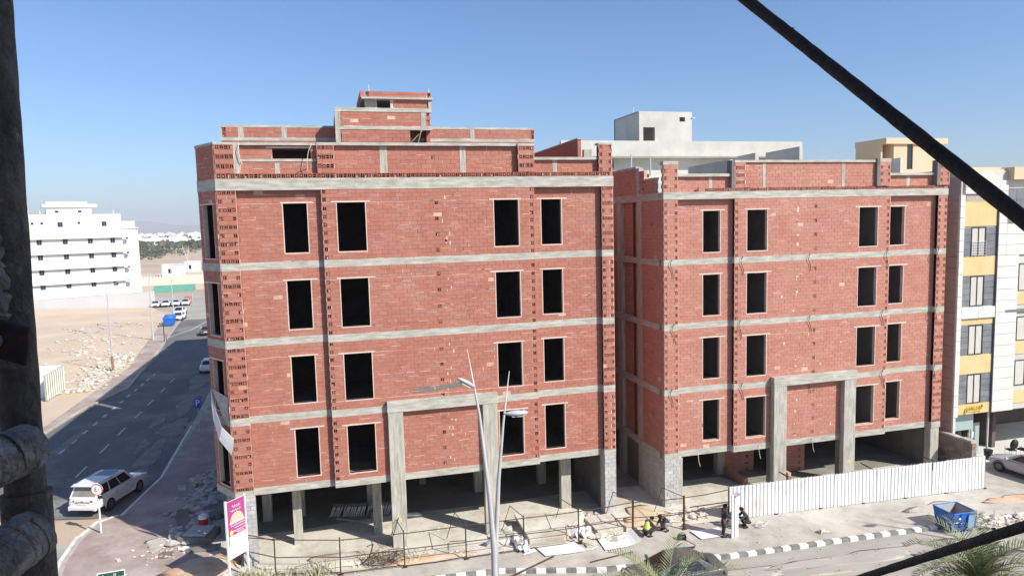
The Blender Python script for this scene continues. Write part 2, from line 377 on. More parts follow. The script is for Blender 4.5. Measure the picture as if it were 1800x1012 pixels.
# kerb stones, painted black and white in turn
kerb = thing("kerb", "painted kerb along the main road with stones in turn black and white", "kerb")
kerb["kind"] = 'structure'; del kerb["category"]; del kerb["label"]
km = MB(); km.hexa([(-.235, -.16, -.02), (.235, -.16, -.02), (.235, .09, -.02), (-.235, .09, -.02), (-.235, -.13, .17), (.235, -.13, .17), (.235, .09, .17), (-.235, .09, .17)])
kmW = km.mesh("kerb_stone", WHITEP); kmK = km.mesh("kerb_stone", BLACKP)
mainline = [Vector((x, y, 0)) for x, y in KERB[9:]]
def walk(pts, step):
    out = []; carry = 0.0
    for a, b in zip(pts, pts[1:]):
        d = (b - a); L = d.length; t = carry
        while t < L:
            out.append((a + d * (t / L), math.atan2(d.y, d.x))); t += step
        carry = t - L
    return out
for k, (p, a) in enumerate(walk(mainline, 0.48)):
    if p.x > 46: break
    o = inst("kerb_stone", kmW if k % 2 == 0 else kmK, kerb, (p.x + random.uniform(-.01, .01), p.y + random.uniform(-.015, .015), -0.12 + random.uniform(-.012, .012)), (0, 0, a + random.uniform(-.02, .02)))
# plain kerb round the corner and up the street
g = MB()
for k, (p, a) in enumerate(walk([Vector((x, y, 0)) for x, y in KERB[1:9]], 1.0)):
    u = Vector((math.cos(a), math.sin(a), 0)); n = Vector((-u.y, u.x, 0))
    g.obox(p + Vector((0, 0, -.05 + random.uniform(-.01, .01))), u * .485, n * .09, Vector((0, 0, .08)))
g.build("corner_kerb_stone", WHITEP, kerb)
g = MB()
for line in ([(-23.8, 60.0), (-23.0, 72.0), (-21.2, 81.0), (-22.9, 100.6), (-27.0, 141)],):
    for p, a in walk([Vector((x, y, 0)) for x, y in line], 1.0):
        u = Vector((math.cos(a), math.sin(a), 0)); n = Vector((-u.y, u.x, 0))
        g.obox(p + Vector((0, 0, -.045)), u * .485, n * .1, Vector((0, 0, .075)))
g.build("far_kerb_stone", PAVE, kerb)

# painted markings, thin sheets on the roads
g = MB()
for k in range(7):
    y = 52.3 + k * 5.0 + (k % 2) * .3
    g.prism([(-17.42, y), (-17.28, y), (-17.28, y + 2.3), (-17.42, y + 2.3)], -0.1155, -0.111)
for k in range(12):
    y = 58.5 + k * 2.6
    x = -20.3 + k * .02
    g.prism([(x - .17, y), (x + .05, y), (x + .05, y + 1.1), (x - .17, y + 1.1)], -0.1155, -0.111)
for k in range(5):
    y = 84 + k * 5
    g.prism([(-13.6, y), (-12.6, y), (-12.6, y + .12), (-13.6, y + .12)], -0.1155, -0.111)
for a, b in (((-24.6, 118), (-22.6, 126)), ((-22.6, 126), (-21.6, 138))):
    g.prism([(a[0] - .1, a[1]), (a[0] + .1, a[1]), (b[0] + .1, b[1]), (b[0] - .1, b[1])], -0.1155, -0.111)
structure("street_markings", g, LINE)
g = MB()
for x in (-9, 0.8, 10.8, 20.9, 30.9, 40.9):
    g.prism([(x, 26.1), (x + 2.1, 25.9), (x + 2.1, 26.05), (x, 26.25)], -0.12, -0.114)
structure("road_markings", g, LINE_Y)

# median where the lamps and palms stand
g = MB(); g.prism([(-40, 21.9), (-40, 20.0), (90, 16.3), (90, 18.2)], -0.158, 0.02); structure("median", g, PAVE)

# soil and spill patches
def patch(name, cx, cy, rx, ry, h, m, seed, n=22, rot=0.0):
    rnd = random.Random(seed); g = MB(); rings = []
    for k, (s, z) in enumerate(((1, 0.0), (.8, h * .45), (.5, h * .85), (.2, h))):
        ring = []
        for i in range(n):
            t = 2 * math.pi * i / n
            rr = s * (1 + .22 * math.sin(3 * t + seed) + .12 * math.sin(7 * t + seed * 2) + rnd.uniform(-.08, .08))
            x, y = rx * rr * math.cos(t), ry * rr * math.sin(t)
            ring.append((cx + x * math.cos(rot) - y * math.sin(rot), cy + x * math.sin(rot) + y * math.cos(rot), 0.0025 + z * rnd.uniform(.85, 1.1)))
        rings.append(ring)
    g.loft(rings, 0, True)
    o = g.build(name, m, None, True); o["kind"] = 'structure'
    return o
patch("orange_soil", -6.3, 35.7, 2.1, 1.3, 0.25, SOIL, 1, rot=.5)
patch("orange_soil", 3.9, 33.15, 2.3, .42, 0.08, SOIL, 2, rot=-.05)
patch("yellow_soil", 16.6, 34.0, 1.6, 1.5, 0.12, SOIL_D, 3)
patch("yellow_soil", 15.2, 33.2, 1.3, .6, 0.10, SOIL_D, 8)
patch("orange_soil", 37.6, 29.7, 1.9, .6, 0.012, SOIL, 4, rot=-.2)
patch("pale_spill", 32.5, 30.1, 1.9, .75, 0.012, STONE_W, 5, rot=-.1)
patch("pale_spill", 34.4, 27.3, 2.0, .7, 0.012, STONE_W, 6, rot=-.1)
patch("pale_spill", -9.2, 39.2, .9, .8, 0.05, PAVE, 7)
def drift(x, y, rx, ry, seed, m=None, rot=0.0, zz=-0.1165):
    o = patch("dust_drift", x, y, rx, ry, 0.004, m or PAVE, seed, rot=rot); o.location.z = zz
for k, (x, y, rx, ry) in enumerate(((-13.0, 50, 1.1, 2.5), (-13.4, 56, .9, 3.5), (-13.2, 63, 1.3, 3.0), (-13.6, 71, 1.0, 4.0), (-14.2, 82, 1.4, 5.0), (-14.6, 58.5, .5, 1.6), (-15.0, 66, .6, 2.4), (-20.6, 62, .5, 5), (-18.5, 47.5, 2.2, .8))): drift(x, y, rx * .8, ry, 40 + k, DRIFT_D)
for k, (x, y, rx, ry) in enumerate(((6, 28.6, 3.5, .6), (17, 27.3, 3.5, .5), (24, 27.0, 4.5, .55), (21, 25.0, 3, .5), (14, 24.2, 4, .6), (29.5, 26.6, 3, .6))): drift(x, y, rx, ry, 60 + k, DRIFT_R, -.06, -0.1205)
patch("dust_heap", -0.2, 34.1, 2.4, .9, 0.12, DUST, 9)
patch("dust_heap", 10.0, 34.1, 2.6, 1.1, 0.18, DUST, 10)
# ------------------------------------------------------------ brick buildings under construction
CAMP = Vector((0, 0, 16.5))
BR = MB(); BR.box(-.5, .5, -.5, .5, -.5, .5)
BRICK_ME = {}
def brick_mesh(m, nm):
    k = (m.name, nm)
    if k not in BRICK_ME: BRICK_ME[k] = BR.mesh(nm, m)
    return BRICK_ME[k]

def subtract(spans, h0, h1):
    out = []
    for a, b in spans:
        if h1 <= a or h0 >= b: out.append((a, b)); continue
        if h0 > a: out.append((a, h0))
        if h1 < b: out.append((h1, b))
    return out

def hollow_cell(mb, F, a, z, w, h, var, rnd, m=0, dep=.30):
    """a hollow block seen end-on: shell, webs and deep open cells"""
    t = .021; b0, b1 = -dep, .014
    mb.fbox(F, a, a + t, b0, b1, z, z + h, m); mb.fbox(F, a + w - t, a + w, b0, b1, z, z + h, m)
    if var != 3: mb.fbox(F, a + t, a + w - t, b0, b1, z, z + t, m)
    if var != 4: mb.fbox(F, a + t, a + w - t, b0, b1, z + h - t, z + h, m)
    if var in (0, 1, 3, 4): mb.fbox(F, a + w / 2 - t / 2, a + w / 2 + t / 2, b0, b1 - .004, z + t, z + h - t, m)
    if var in (0, 2): mb.fbox(F, a + t, a + w - t, b0, b1 - .007, z + h / 2 - t / 2, z + h / 2 + t / 2, m)
    if var == 5: mb.fbox(F, a + w * .3, a + w * .7, b0, b1 - .002, z + h * .3, z + h * .7, m)

class Skin:
    """collects every brick of a building, then builds the nearest 300 singly and joins the rest"""
    def __init__(s, parent, mats, brick_name="brick", limit=300):
        s.parent = parent; s.mats = mats; s.items = []; s.back = MB(); s.joints = MB(); s.hitems = []; s.fills = MB(); s.nm = brick_name; s.limit = limit
    def wall(s, F, a0, a1, z0, z1, holes=(), hollows=None, L=.42, ch=.205, seed=0, thick=.2, phase=0.0, miss=.004, jt=1.0):
        rnd = random.Random(seed)
        n = max(1, round((z1 - z0) / ch)); h = (z1 - z0) / n
        for k in range(n):
            za, zb = z0 + k * h, z0 + (k + 1) * h
            cuts = sorted({za, zb} | {q for ho in holes for q in ho[2:4] if za + .02 < q < zb - .02})
            for ca, cb in zip(cuts, cuts[1:]):
                mid = (ca + cb) / 2
                spans = [(a0, a1)]
                for ho in holes:
                    if ho[2] < mid < ho[3]: spans = subtract(spans, ho[0], ho[1])
                cells = [c for c in (hollows(k, n) if hollows else ()) if any(x <= c[0] + .01 and c[1] - .01 <= y for x, y in spans)]
                solid = spans
                for c in cells:
                    solid = subtract(solid, c[0], c[1])
                    s.hitems.append((F, c[0] + .006, ca + .008, c[1] - c[0] - .012, cb - ca - .016, rnd.choice((0, 0, 1, 1, 2, 3, 4, 5)), rnd.random(), thick))
                for x, y in solid: s.back.fbox(F, x, y, -thick, 0, ca, cb)
                if cb - ca < .05: continue
                off = (k % 2) * L / 2 + phase
                for x, y in solid:
                    g = math.floor((x - off) / L) * L + off
                    while g < y - .03:
                        p0, p1 = max(g, x), min(g + L, y)
                        g += L
                        if p1 - p0 < .06 or rnd.random() < miss: continue
                        j = rnd.choice((.004, .005, .006, .008, .014)) * jt; jz = rnd.choice((.005, .006, .007, .010, .018)) * jt
                        if rnd.random() < .13: s.joints.fbox(F, p0 - rnd.uniform(0, .2) if p0 - .2 > x else p0, p1, -.005, .0235, ca - .003, ca + rnd.uniform(.006, .020))
                        elif rnd.random() < .05: s.joints.fbox(F, p0 - .008, p0 + .010, -.005, .0235, ca, cb)
                        s.items.append((F, p0 + j, p1 - j, ca + jz, cb - rnd.choice((.003, .004, .006)), .012 + rnd.random() * .008))
    def finish(s):
        def key(it):
            return (it[0].p((it[1] + it[2]) / 2, 0, (it[3] + it[4]) / 2) - CAMP).length
        ranked = sorted((i for i in s.items if i[2] - i[1] > .3 and i[4] - i[3] > .12), key=key)
        single = set(id(i) for i in ranked[:s.limit])
        me = brick_mesh(s.mats[0], s.nm)
        rest = MB()
        for it in s.items:
            F, a0, a1, z0, z1, b = it
            if id(it) in single:
                c = F.p((a0 + a1) / 2, b / 2 - .005, (z0 + z1) / 2)
                inst(s.nm, me, s.parent, c, (0, 0, math.atan2(F.u.y, F.u.x)), (a1 - a0, b + .01, z1 - z0))
            else:
                rest.fbox(F, a0, a1, -.01, b, z0, z1, 0, (4,))
        if rest.f: rest.build(s.nm + "_courses", s.mats[0], s.parent, kind='stuff')
        if s.back.f: s.back.build("mortar_wall", s.mats[1], s.parent)
        if s.joints.f: s.joints.build("mortar_lines", JOINT, s.parent, kind='stuff')
        if s.hitems:
            rk = sorted(s.hitems, key=lambda it: (it[0].p(it[1], 0, it[2]) - CAMP).length)
            joined = MB(); fill = MB()
            cache = {}
            for n_, it in enumerate(rk):
                F, a, z, w, h, var, r_, th = it
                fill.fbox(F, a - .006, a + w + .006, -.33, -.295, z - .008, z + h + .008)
                if n_ < 300:
                    q = (var, round(w, 2), round(h, 2))
                    if q not in cache:
                        mb = MB(); hollow_cell(mb, Frame((0, 0, 0), (1, 0, 0), (0, -1, 0)), 0, 0, q[1], q[2], var, None)
                        cache[q] = mb.mesh("hollow_brick", s.mats[0])
                    inst("hollow_brick", cache[q], s.parent, F.p(a, 0, z), (0, 0, math.atan2(F.u.y, F.u.x)), (1, 1 if F.n.dot(Vector((F.u.y, -F.u.x, 0))) > 0 else -1, 1))
                else:
                    hollow_cell(joined, F, a, z, w, h, var, None)
                if r_ < .22:   # some cells choked with pale mortar
                    x0 = a + (.03 if r_ < .11 else w / 2 + .015)
                    s.fills.fbox(F, x0, x0 + w / 2 - .045, -.2, -.01 - r_ * .05, z + .03, z + h * (.45 if r_ < .1 else .8))
            if joined.f: joined.build("hollow_brick_rows", s.mats[0], s.parent, kind='stuff')
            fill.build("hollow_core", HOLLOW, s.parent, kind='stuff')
            if s.fills.f: s.fills.build("mortar_plug", RIM, s.parent, kind='stuff')

def window_trim(parent, F, hole, rnd, wall_t=.2):
    a0, a1, z0, z1 = hole
    l = MB(); e0, e1 = rnd.uniform(.12, .3), rnd.uniform(.12, .35)
    l.fbox(F, a0 - e0, a1 + e1, -.15, .028, z1, z1 + .07); l.build("lintel", RIM, parent)
    s = MB(); s.fbox(F, a0 - rnd.uniform(0, .06), a1 + rnd.uniform(0, .06), -.18, .022, z0 - .05, z0); s.build("sill", RIM, parent)
    t = MB()
    t.fbox(F, a0 - .035, a0 + .004, -.19, .02, z0, z1); t.fbox(F, a1 - .004, a1 + .035, -.19, .02, z0, z1); islands(t, "jamb", RIM, parent)

def lump_tube(pts, r=.012, n=5):
    g = MB(); g.tube(pts, r, n); return g

def cable(parent, pts, r=.014, m=None, nm="cable"):
    g = MB(); g.tube(pts, r, 5); return g.build(nm, m or RUST, parent)

# ============================================================ left building
YF = 35.0; REC = .30
A = thing("brick_building", "larger red brick building shell on the left with chamfered corner and stepped roof tower", "building", (0, 0, 0))
sk = Skin(A, (BRICK, MORTAR))
FR = lambda y: Frame((0, y, 0), (1, 0, 0), (0, -1, 0))
zb = [3.44, 7.05, 10.83, 14.53, 18.30]; zt = [3.80, 7.42, 11.20, 14.89, 18.85]
segA = [(-4.83, -4.00, 0), (-4.00, -.14, REC), (-.14, 10.62, 0), (10.62, 14.38, REC), (14.38, 15.06, 0)]
winA = [(-1.95, -.83), (.57, 1.93), (8.43, 9.75), (11.07, 12.2)]
wzA = [(4.12, 6.56), (7.86, 10.2), (11.56, 13.94), (15.28, 17.67)]
rnd = random.Random(5)
def cornerH(x0, w):
    def f(k, n):
        q = k % 4
        if k % 2: return ()
        cs = [(x0 + i * w / 4, x0 + (i + 1) * w / 4) for i in range(4)]
        return cs if q == 0 else (cs[0], cs[3])
    return f
def colH(x0, w=.2, every=2, ph=0):
    return lambda k, n: ((x0, x0 + w),) if k % every == ph else ()
def pairH(x0, x1, w=.19):
    return lambda k, n: ((x0, x0 + w), (x1 - w, x1)) if k % 2 == 0 else ()
for st in range(4):
    z0, z1 = zt[st], zb[st + 1]
    for si, (a0, a1, off) in enumerate(segA):
        F = FR(YF + off)
        holes = [(w0, w1, *wzA[st]) for w0, w1 in winA if w0 > a0 and w1 < a1]
        if si == 0: H = cornerH(a0 + .02, .80)
        elif si == 2:
            h1 = colH(a0 + .03); h2 = colH(5.35, .2, 4, 1); h3 = colH(a1 - .26)
            H = (lambda h1, h2, h3: lambda k, n: tuple(h1(k, n)) + tuple(h2(k, n)) + tuple(h3(k, n)))(h1, h2, h3)
        elif si == 4: H = cornerH(a0 + .02, .64) if st % 2 else pairH(a0 + .02, a1 - .02)
        else: H = None
        sk.wall(F, a0, a1, z0, z1, holes, H, seed=100 + st * 10 + si, phase=si * .13)
        for ho in holes: window_trim(A, F, ho, rnd)
# returns of the proud bays
g = MB()
for x in (-.14, 14.38):
    for st in range(4): g.box(x, x + .012, YF + .005, YF + REC, zt[st], zb[st + 1])
islands(g, "bay_return", BRICK, A)
# beams
for i in range(5):
    g = MB()
    if i == 4:
        g.box(-4.86, 15.08, YF - .035, YF + .45, zb[i], zt[i])
    else:
        for a0, a1, off in segA: g.box(a0, a1, YF + off - .02, YF + off + .3, zb[i], zt[i])
    g.build("floor_beam", CONC, A)
# slabs and dark back rooms
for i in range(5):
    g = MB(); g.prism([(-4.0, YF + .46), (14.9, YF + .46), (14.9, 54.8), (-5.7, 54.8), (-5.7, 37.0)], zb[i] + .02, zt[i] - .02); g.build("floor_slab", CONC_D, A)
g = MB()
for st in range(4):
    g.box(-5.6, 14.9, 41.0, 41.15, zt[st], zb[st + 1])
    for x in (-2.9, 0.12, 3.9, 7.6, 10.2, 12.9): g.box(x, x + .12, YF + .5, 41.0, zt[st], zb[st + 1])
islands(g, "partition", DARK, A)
# chamfered corner
CH0 = Vector((-4.85, 35.0, 0)); CH1 = Vector((-5.88, 36.65, 0)); cu = (CH1 - CH0); CL = cu.length
FC = Frame(CH0, cu, Vector((-cu.y, cu.x, 0)) if (-cu.y * -1 + cu.x * -1) > 0 else Vector((cu.y, -cu.x, 0)))
if FC.n.x > 0: FC.n = -FC.n
for st in range(4):
    ho = (.42, 1.52, wzA[st][0] - .15, wzA[st][1])
    sk.wall(FC, .03, CL, zt[st], zb[st + 1], [ho], None, seed=300 + st)
    window_trim(A, FC, ho, rnd)
for i in range(5):
    g = MB(); g.fbox(FC, 0, CL, -.3, .02, zb[i], zt[i]); g.build("corner_beam", CONC, A)
# street side and rear
g = MB()
for st in range(4):
    g.box(-5.9, -5.7, 36.7, 54.9, zt[st], zb[st + 1]); g.box(14.86, 15.06, YF + .3, 54.9, zt[st], zb[st + 1]); g.box(-5.7, 14.86, 54.7, 54.9, zt[st], zb[st + 1])
islands(g, "side_wall", BRICK, A)
for i in range(5):
    g = MB(); g.box(-5.92, -5.7, 36.66, 54.9, zb[i], zt[i]); g.box(14.84, 15.08, YF + .46, 54.9, zb[i], zt[i]); islands(g, "side_beam", CONC, A)
# ground floor: block piers, columns, rear walls
skb = Skin(A, (BLOCK, BLOCK_M), "concrete_block", 200)
skb.wall(FR(YF), -4.66, -3.96, 0.0, 3.44, seed=400, L=.4, ch=.21, jt=1.6)
skb.wall(FR(YF), 14.38, 15.06, 0.0, 3.44, seed=401, L=.4, ch=.21, jt=1.6)
FA_R = Frame((15.06, 35.0, 0), (0, 1, 0), (1, 0, 0))
FA_Rl = Frame((14.38, 35.0, 0), (0, 1, 0), (-1, 0, 0))
skb.wall(FA_Rl, .03, .6, 0.0, 3.44, seed=403, L=.4, ch=.21)
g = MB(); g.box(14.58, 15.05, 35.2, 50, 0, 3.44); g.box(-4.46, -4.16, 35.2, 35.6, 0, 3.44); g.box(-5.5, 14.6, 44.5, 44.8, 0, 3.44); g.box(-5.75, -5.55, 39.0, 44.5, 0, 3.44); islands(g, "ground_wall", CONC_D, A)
def column(parent, x0, x1, y0, y1, z0, z1, m=None):
    g = MB(); g.box(x0, x1, y0, y1, z0, z1); return g.build("column", m or CONC_V, parent, bevel=.015)
for x0, x1, y0, y1 in ((-2.36, -1.92, 36.65, 37.0), (1.75, 2.2, 36.65, 37.3), (12.35, 12.95, 36.6, 37.0), (-2.3, -1.9, 40.4, 40.9), (-4.2, -3.7, 40.2, 40.7), (1.6, 2.1, 40.4, 40.9), (8.1, 8.6, 40.6, 41.1), (12.2, 12.7, 40.6, 41.1), (13.8, 14.3, 40.4, 40.9), (5, 5.4, 43, 43.4), (-5.75, -5.4, 42, 42.4), (-5.75, -5.4, 38.2, 38.6)):
    column(A, x0, x1, y0, y1, 0, 3.44)
# two-storey portal frame
g = MB()
g.box(2.58, 3.34, YF - .28, YF - .022, 0, 7.08); g.build("portal_column", CONC_V, A, bevel=.02)
g = MB(); g.box(7.48, 8.26, YF - .28, YF - .022, 0, 7.08); g.build("portal_column", CONC_V, A, bevel=.02)
g = MB(); g.box(2.55, 8.29, YF - .30, YF - .024, 7.083, 7.66); g.build("portal_lintel", CONC, A, bevel=.02)
g = MB(); g.box(2.66, 3.3, YF - .02, YF + .4, 0, 3.44); g.box(7.54, 8.2, YF - .02, YF + .4, 0, 3.44); islands(g, "portal_core", CONC_D, A)
# ---- roof parapets
zc = 18.85
g_row = lambda x0, x1: [(x0 + i * .205, x0 + (i + 1) * .205) for i in range(int((x1 - x0) / .205))]
sk.wall(FR(YF), -4.83, 15.03, zc, zc + .24, (), lambda k, n: g_row(-4.8, 15.0), ch=.24, seed=500)
def prow(x0, w, rows, cells=4, ends=False):
    def f(k, n):
        if k in rows:
            cs = [(x0 + i * w / cells, x0 + (i + 1) * w / cells) for i in range(cells)]
            return (cs[0], cs[-1]) if ends else cs
        return ()
    return f
zp = zc + .24; zpt = 20.42
sk.wall(FR(YF), -4.83, -3.98, zp, zpt, (), prow(-4.8, .8, (1, 3, 5)), seed=501)
sk.wall(FR(YF + REC), -3.74, -.24, zp, zpt, [(-2.3, -.52, 19.80, 20.30)], None, seed=502)
sk.wall(FR(YF), -.24, .56, zp, zpt, (), prow(-.22, .76, (1, 3, 5)), seed=503)
sk.wall(FR(YF + REC), .56, 9.78, zp, zpt - .02, (), lambda k, n: ((5.3, 5.5),) if k == 3 else (), seed=504)
sk.wall(FR(YF), 9.78, 10.66, zp, zpt, (), prow(9.84, .76, (1, 3, 5)), seed=505)
sk.wall(FR(YF + REC), 10.66, 14.26, zp, 19.72, (), None, seed=506)
sk.wall(FR(YF), 14.26, 15.03, zp, 20.5, (), prow(14.29, .7, (0, 2, 4, 6), 4, True), seed=507)
for x0, x1, y in ((9.78, 9.79, 0), (-.24, -.23, 0), (14.26, 14.27, 0)):
    g = MB(); g.box(x0, x1, YF + .005, YF + REC, zp, zpt - .02); g.build("pier_return", BRICK, A)
g = MB(); g.box(-3.98, -3.74, YF + .03, YF + .4, zp, zpt); g.build("parapet_column", CONC_V, A)
for x0, x1, z1 in ((2.75, 3.12, zpt - .02), (6.78, 7.08, zpt - .02), (11.75, 11.99, 19.72), (-2.2, -1.98, 19.6)):
    g = MB(); g.box(x0, x1, YF + REC - .03, YF + REC + .15, zp - .2, z1); g.build("parapet_column", CONC_V, A)
for x0, x1, y0, z0, z1 in ((-4.86, -4.0, YF - .02, zpt, zpt + .1), (-4.0, -.24, YF + .12, zpt, zpt + .12), (-.24, 9.78, YF + .08, zpt, zpt + .14), (9.78, 10.68, YF - .02, zpt, zpt + .12), (10.68, 14.26, YF + .12, 19.72, 19.86), (14.24, 15.05, YF - .02, 20.5, 20.6)):
    g = MB(); g.box(x0, x1, y0, YF + .5, z0, z1); g.build("coping", CONC, A)
g = MB(); g.box(-3.74, -.26, YF + REC - .05, YF + REC - .002, 19.66, 19.79); g.build("parapet_sill", CONC, A)
g = MB(); g.box(-2.55, -.4, YF + REC - .06, YF + REC - .003, 20.30, 20.37); g.build("parapet_lintel", RIM, A)
g = MB(); g.box(-3.7, -.3, YF + 1.9, YF + 2.0, zc, zpt); g.build("void_dark_backing", DARK, A)  # dark backing added to make the parapet opening read black
g = MB(); g.box(-3.72, -.26, YF + REC + .2, YF + 2.02, 20.30, 20.40); g.build("stair_roof", CONC_D, A)  # unseen slab added to keep the sun out of the opening
g = MB(); g.box(-.28, -.24, YF + REC + .2, YF + 1.9, zc, 20.3); g.build("void_dark_backing", DARK, A)  # dark side backing added for the same opening
sk.wall(FC, .03, CL, zc, zpt, (), None, seed=510)
g = MB(); g.fbox(FC, 0, CL, -.3, .02, zpt, zpt + .12); g.box(-5.95, -5.6, 36.66, 54.9, zpt, zpt + .12); islands(g, "corner_coping", CONC, A)
g = MB(); g.box(-5.9, -5.7, 36.7, 54.9, zc, zpt); g.build("side_parapet", BRICK, A)
# set-back wall behind the parapet
Y2 = 38.0; FB2 = FR(Y2)
sk.wall(FB2, -4.85, 11.6, 19.0, 20.95, seed=520, miss=.01)
sk.wall(FB2, -4.85, 11.6, 21.12, 21.62, (), lambda k, n: ((-4.8, -4.62), (11.42, 11.6)), seed=521, miss=.03)
g = MB(); g.box(-4.87, 11.63, Y2 - .03, Y2 + .3, 20.951, 21.12); g.build("roof_beam", CONC, A)
g = MB(); g.box(-4.87, 11.63, Y2 - .03, Y2 + .3, 21.62, 21.74); g.build("roof_coping", CONC, A)
for x in (-4.05, -1.95, 7.9):
    g = MB(); g.box(x, x + .26, Y2 - .028, Y2 + .1, 21.12, 21.62); g.build("roof_column", CONC_V, A)
g = MB(); g.box(11.4, 11.6, Y2 + .3, 54.8, 19, 21.7); g.box(-4.85, -4.65, Y2 + .3, 54.8, 19, 21.7); islands(g, "roof_side_wall", BRICK, A)
# tower in front of it
YT = 36.9; FT = FR(YT)
sk.wall(FT, .98, 5.6, 21.60, 22.32, (), lambda k, n: ((5.38, 5.56),) if k % 2 else (), seed=530, miss=.02)
sk.wall(FT, 1.02, 4.5, 19.0, 21.42, seed=531)
g = MB(); g.box(.72, 5.66, YT - .04, YT + .3, 21.42, 21.6); g.build("tower_beam", CONC, A)
g = MB(); g.box(.72, .98, YT - .03, YT + .3, 19.0, 21.42); g.build("tower_column", CONC_V, A)
g = MB(); g.box(.72, .98, YT - .03, YT + .3, 21.6, 22.32); g.build("tower_column", CONC_V, A)
g = MB(); g.box(5.1, 5.36, YT - .03, YT + .3, 21.6, 22.32); g.build("tower_column", CONC_V, A)
g = MB(); g.box(.72, 5.66, YT - .04, YT + .3, 22.32, 22.52); g.build("tower_coping", CONC, A)
g = MB(); g.box(.74, .96, YT + .3, 42.5, 19, 22.5); g.box(5.4, 5.6, YT + .3, 42.5, 19, 22.5); islands(g, "tower_side_wall", BRICK, A)
# top hut with a dark doorway
g = MB(); g.box(1.0, 5.5, YT + .3, 42.5, 22.3, 22.5); g.build("tower_roof", CONC_D, A)
sk.wall(FR(YT + .35), 3.72, 5.5, 22.5, 23.02, seed=540)
sk.wall(FR(YT + .3), 2.30, 5.72, 23.12, 23.42, (), lambda k, n: ((2.32, 2.5), (5.52, 5.7)), seed=541, ch=.15)
g = MB(); g.box(2.1, 5.78, YT + .15, 41.5, 23.02, 23.12); g.build("hut_slab", CONC, A)
g = MB(); g.box(2.28, 2.9, YT + .5, YT + .8, 22.5, 23.02); g.build("hut_column", CONC_V, A)
g = MB(); g.box(3.58, 3.71, YT + .34, YT + .7, 22.5, 23.02); g.build("hut_jamb", RIM, A)
g = MB(); g.box(5.55, 5.72, YT + .26, YT + .6, 22.5, 23.02); g.build("hut_column", CONC_V, A)
g = MB(); g.box(2.95, 3.6, 39.5, 39.6, 22.5, 23.02); g.box(2.05, 2.25, YT + .3, 41.5, 23.12, 23.44); islands(g, "hut_wall", BRICK, A)
for x, h in ((2.5, .36), (5.62, .24)):
    g = MB(); g.tube([(x, YT + .5, 23.4), (x, YT + .5, 23.42 + h)], .035, 6); g.build("vent_pipe", POLE, A)
# roof edge on the right, seen across the low parapet
g = MB(); g.hexa([(13.75, 36.8, 19.0), (13.95, 36.8, 19.0), (13.95, 46, 19.0), (13.75, 46, 19.0), (13.75, 36.8, 20.98), (13.95, 36.8, 20.98), (13.95, 46, 20.98), (13.75, 46, 20.98)]); islands(g, "roof_side_wall", BRICK, A)
g = MB(); g.box(13.72, 13.98, 36.75, 46, 20.98, 21.06); g.build("roof_coping", CONC, A)
g = MB(); g.box(14.2, 14.66, 37.0, 37.3, 19, 20.45); g.build("roof_column", CONC_V, A)
# planks left leaning on the parapet
g = MB(); g.obox((4.9, 36.3, 20.98), (.1, 0, .36), (0, .12, 0), (.02, 0, -.004)); g.obox((4.7, 36.35, 20.95), (.36, 0, .36), (0, .1, 0), (.014, 0, -.014)); islands(g, "leaning_plank", WOOD, A)
g = MB(); g.box(3.6, 4.5, 36.2, 36.3, 20.57, 20.66); g.build("loose_board", CONC, A)
sk.finish(); skb.finish()
cable(A, [(-3.72, 34.98, 20.5), (-3.78, 34.9, 20.2), (-3.7, 34.92, 19.7), (-3.62, 34.95, 19.5)], .02, RIM)
cable(A, [(-.45, 34.97, 20.5), (-.62, 34.9, 20.1), (-.72, 34.93, 19.6), (-.70, 35.1, 19.2)], .018, RIM)
cable(A, [(-.6, 35.1, 19.5), (-1.1, 35.1, 19.3), (-1.5, 35.05, 19.1)], .016, WOOD)
# pale plaster smears and a repair over the portal
g = MB(); F_ = FR(YF)
rr = random.Random(77)
for _ in range(46):
    x = rr.choice((5.85, 5.9, 6.05, 5.7, rr.uniform(0.3, 10.2))); st = rr.randrange(4)
    z = rr.uniform(zt[st] + .2, zb[st + 1] - .3)
    if any(w0 - .2 < x < w1 + .2 for w0, w1 in winA): continue
    g.fbox(F_, x, x + rr.uniform(.02, .08), .0, .024, z, z + rr.uniform(.04, .22))
g.build("mortar_smear", JOINT, A)
g = MB()
for k in range(6):
    x = 3.9 + k * .42; g.fbox(F_, x, x + .5, 0, .022 + k * .0007, 7.9 + k * .03 + rr.uniform(0, .05), 8.15 + k * .02 + rr.uniform(0, .06))
g.build("cement_patch", CONC_D, A)

